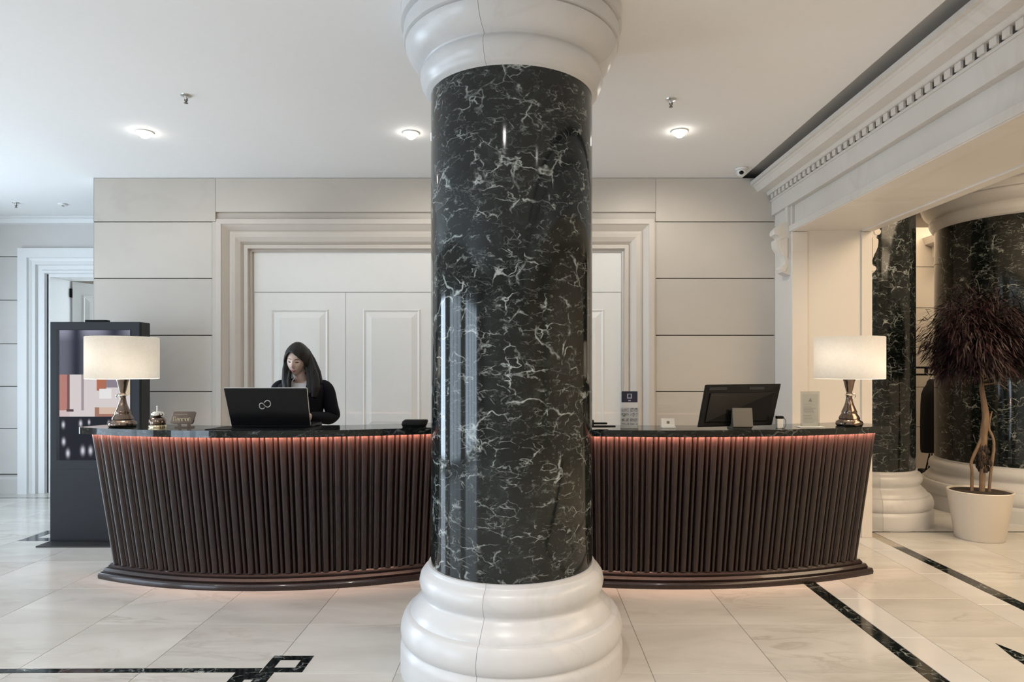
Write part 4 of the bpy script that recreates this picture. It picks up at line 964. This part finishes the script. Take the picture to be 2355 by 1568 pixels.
mb.tube([hl(700, 803, -.03), hl(708, 822, -.055), hl(715, 845, -.07), hl(721, 868, -.082), hl(725, 892, -.10), hl(722, 915, -.12)], [(.022, .034), (.026, .038), (.032, .040), (.042, .042), (.042, .036), (.02, .016)], 16)
mb.tube([hl(704, 838, -.09), hl(709, 860, -.105), hl(712, 882, -.118), hl(714, 905, -.132)], [(.010, .018), (.015, .02), (.024, .02), (.010, .01)], 12)
mb.tube([hl(703, 805, .01), hl(716, 830, .0), hl(728, 858, -.01), hl(739, 884, -.03)], [(.02, .03), (.028, .036), (.032, .036), (.018, .016)], 12)
mb.rings([(0.01, .05, 1.28, .10, .035), (0.01, .055, 1.36, .115, .045), (0, .05, 1.45, .105, .055), (0, .03, 1.56, .088, .065)], 24)
o = mb.build('hair', 'hair', t, smooth=True, local=True, angle=180)
so = o.modifiers.new('thick', 'SOLIDIFY'); so.thickness = 0.014; so.offset = -1
rm = o.modifiers.new('remesh', 'REMESH'); rm.mode = 'VOXEL'; rm.voxel_size = 0.0045; rm.use_smooth_shade = True
sm = o.modifiers.new('smooth', 'SMOOTH'); sm.factor = 0.5; sm.iterations = 4
# shirt
mb = MB(); mb.rings([(0, 0, .92, .150, .108), (0, 0, 1.08, .128, .096), (0, -.005, 1.2, .148, .113), (0, -.005, 1.29, .162, .112), (0, .003, 1.355, .16, .084), (0, .004, 1.385, .09, .074)], 32, cap=False); mb.build('shirt', 'shirt', t, smooth=True, local=True)
sc = t.children[-1]
for s_ in (1, -1):
    MB().quad((s_ * .062, .01, 1.425), (s_ * .050, -.058, 1.405), (s_ * .016, -.110, 1.345), (s_ * .052, -.118, 1.318), (s_ * .088, -.066, 1.375)).build('collar', 'shirt', sc, local=True).modifiers.new('t', 'SOLIDIFY').thickness = 0.004
# blazer: open V front
secs = [(.0, 0, .82, .182, .128), (0, 0, .92, .172, .126), (0, 0, 1.08, .142, .108), (0, -.004, 1.19, .160, .125), (0, -.005, 1.27, .174, .126), (0, -.002, 1.33, .188, .112), (0, .002, 1.372, .182, .092), (0, .004, 1.397, .135, .078), (0, .008, 1.42, .082, .07)]
gap = [.02, .02, .02, .05, .20, .36, .48, .60, .75]
mb = MB(); nn = 40
for (cx, cy, z, rx, ry), ga in zip(secs, gap):
    for i in range(nn + 1):
        a = ga + (2 * math.pi - 2 * ga) * i / nn
        lap = 0.010 if (i < 4 or i > nn - 4) and z > 1.1 else 0.0
        pw = 2.3; ca, sa = math.cos(a), math.sin(a)
        mb.v.append((cx + (rx + lap * .3) * math.copysign(abs(sa) ** (2 / pw), sa), cy - (ry + lap) * math.copysign(abs(ca) ** (2 / pw), ca), z))
for j in range(len(secs) - 1):
    for i in range(nn): mb.f.append((j * (nn + 1) + i, j * (nn + 1) + i + 1, (j + 1) * (nn + 1) + i + 1, (j + 1) * (nn + 1) + i))
bz = mb.build('blazer', 'blazer', t, smooth=True, local=True, angle=60)
bz.modifiers.new('thick', 'SOLIDIFY').thickness = 0.006
for s_ in (1, -1):
    sh, el, wr_ = [Vector(q) for q in SH[s_]]
    mb = MB(); top = Vector((.125 * s_, .004, 1.385))
    mb.tube([top, top.lerp(sh, .55) + Vector((s_ * .012, 0, .004)), sh + Vector((s_ * .008, 0, -.02)), sh.lerp(el, .35), sh.lerp(el, .7), el + Vector((.004 * s_, .012, .005)), el + Vector((-.004 * s_, -.015, -.006)), el.lerp(wr_, .4), el.lerp(wr_, .92)], [(.03, .03), (.046, .046), (.054, .056), (.053, .057), (.051, .055), (.052, .054), (.052, .052), (.046, .048), (.038, .040)], 20)
    mb.build('sleeve', 'blazer', bz, smooth=True, local=True, angle=180).modifiers.new('round', 'SUBSURF').render_levels = 2
for s_ in (1, -1):
    MB().quad((s_ * .070, -.075, 1.415), (s_ * .112, -.098, 1.375), (s_ * .118, -.125, 1.315), (s_ * .090, -.138, 1.30), (s_ * .012, -.134, 1.17), (s_ * .046, -.132, 1.28)).build('lapel', 'blazer', bz, local=True).modifiers.new('t', 'SOLIDIFY').thickness = 0.005
mb = MB(); mb.rings([(0, 0, .80, .178, .12), (0, 0, .90, .176, .118), (0, 0, 1.0, .15, .105)], 28); 
for s_ in (1, -1): mb.tube([(.085 * s_, 0, .86), (.088 * s_, -.004, .66), (.088 * s_, .002, .45), (.09 * s_, .02, .10)], [.094, .084, .074, .068], 18)
mb.build('trousers', 'trousers', t, smooth=True, local=True)
for s_ in (1, -1):
    mb = MB(); mb.tube([(.09 * s_, .07, .045), (.09 * s_, .04, .042), (.095 * s_, -.05, .038), (.10 * s_, -.12, .028), (.10 * s_, -.175, .018)], [(.03, .045), (.042, .044), (.045, .038), (.042, .028), (.026, .016)], 14); mb.build('shoe', 'shoe', t, smooth=True, local=True)
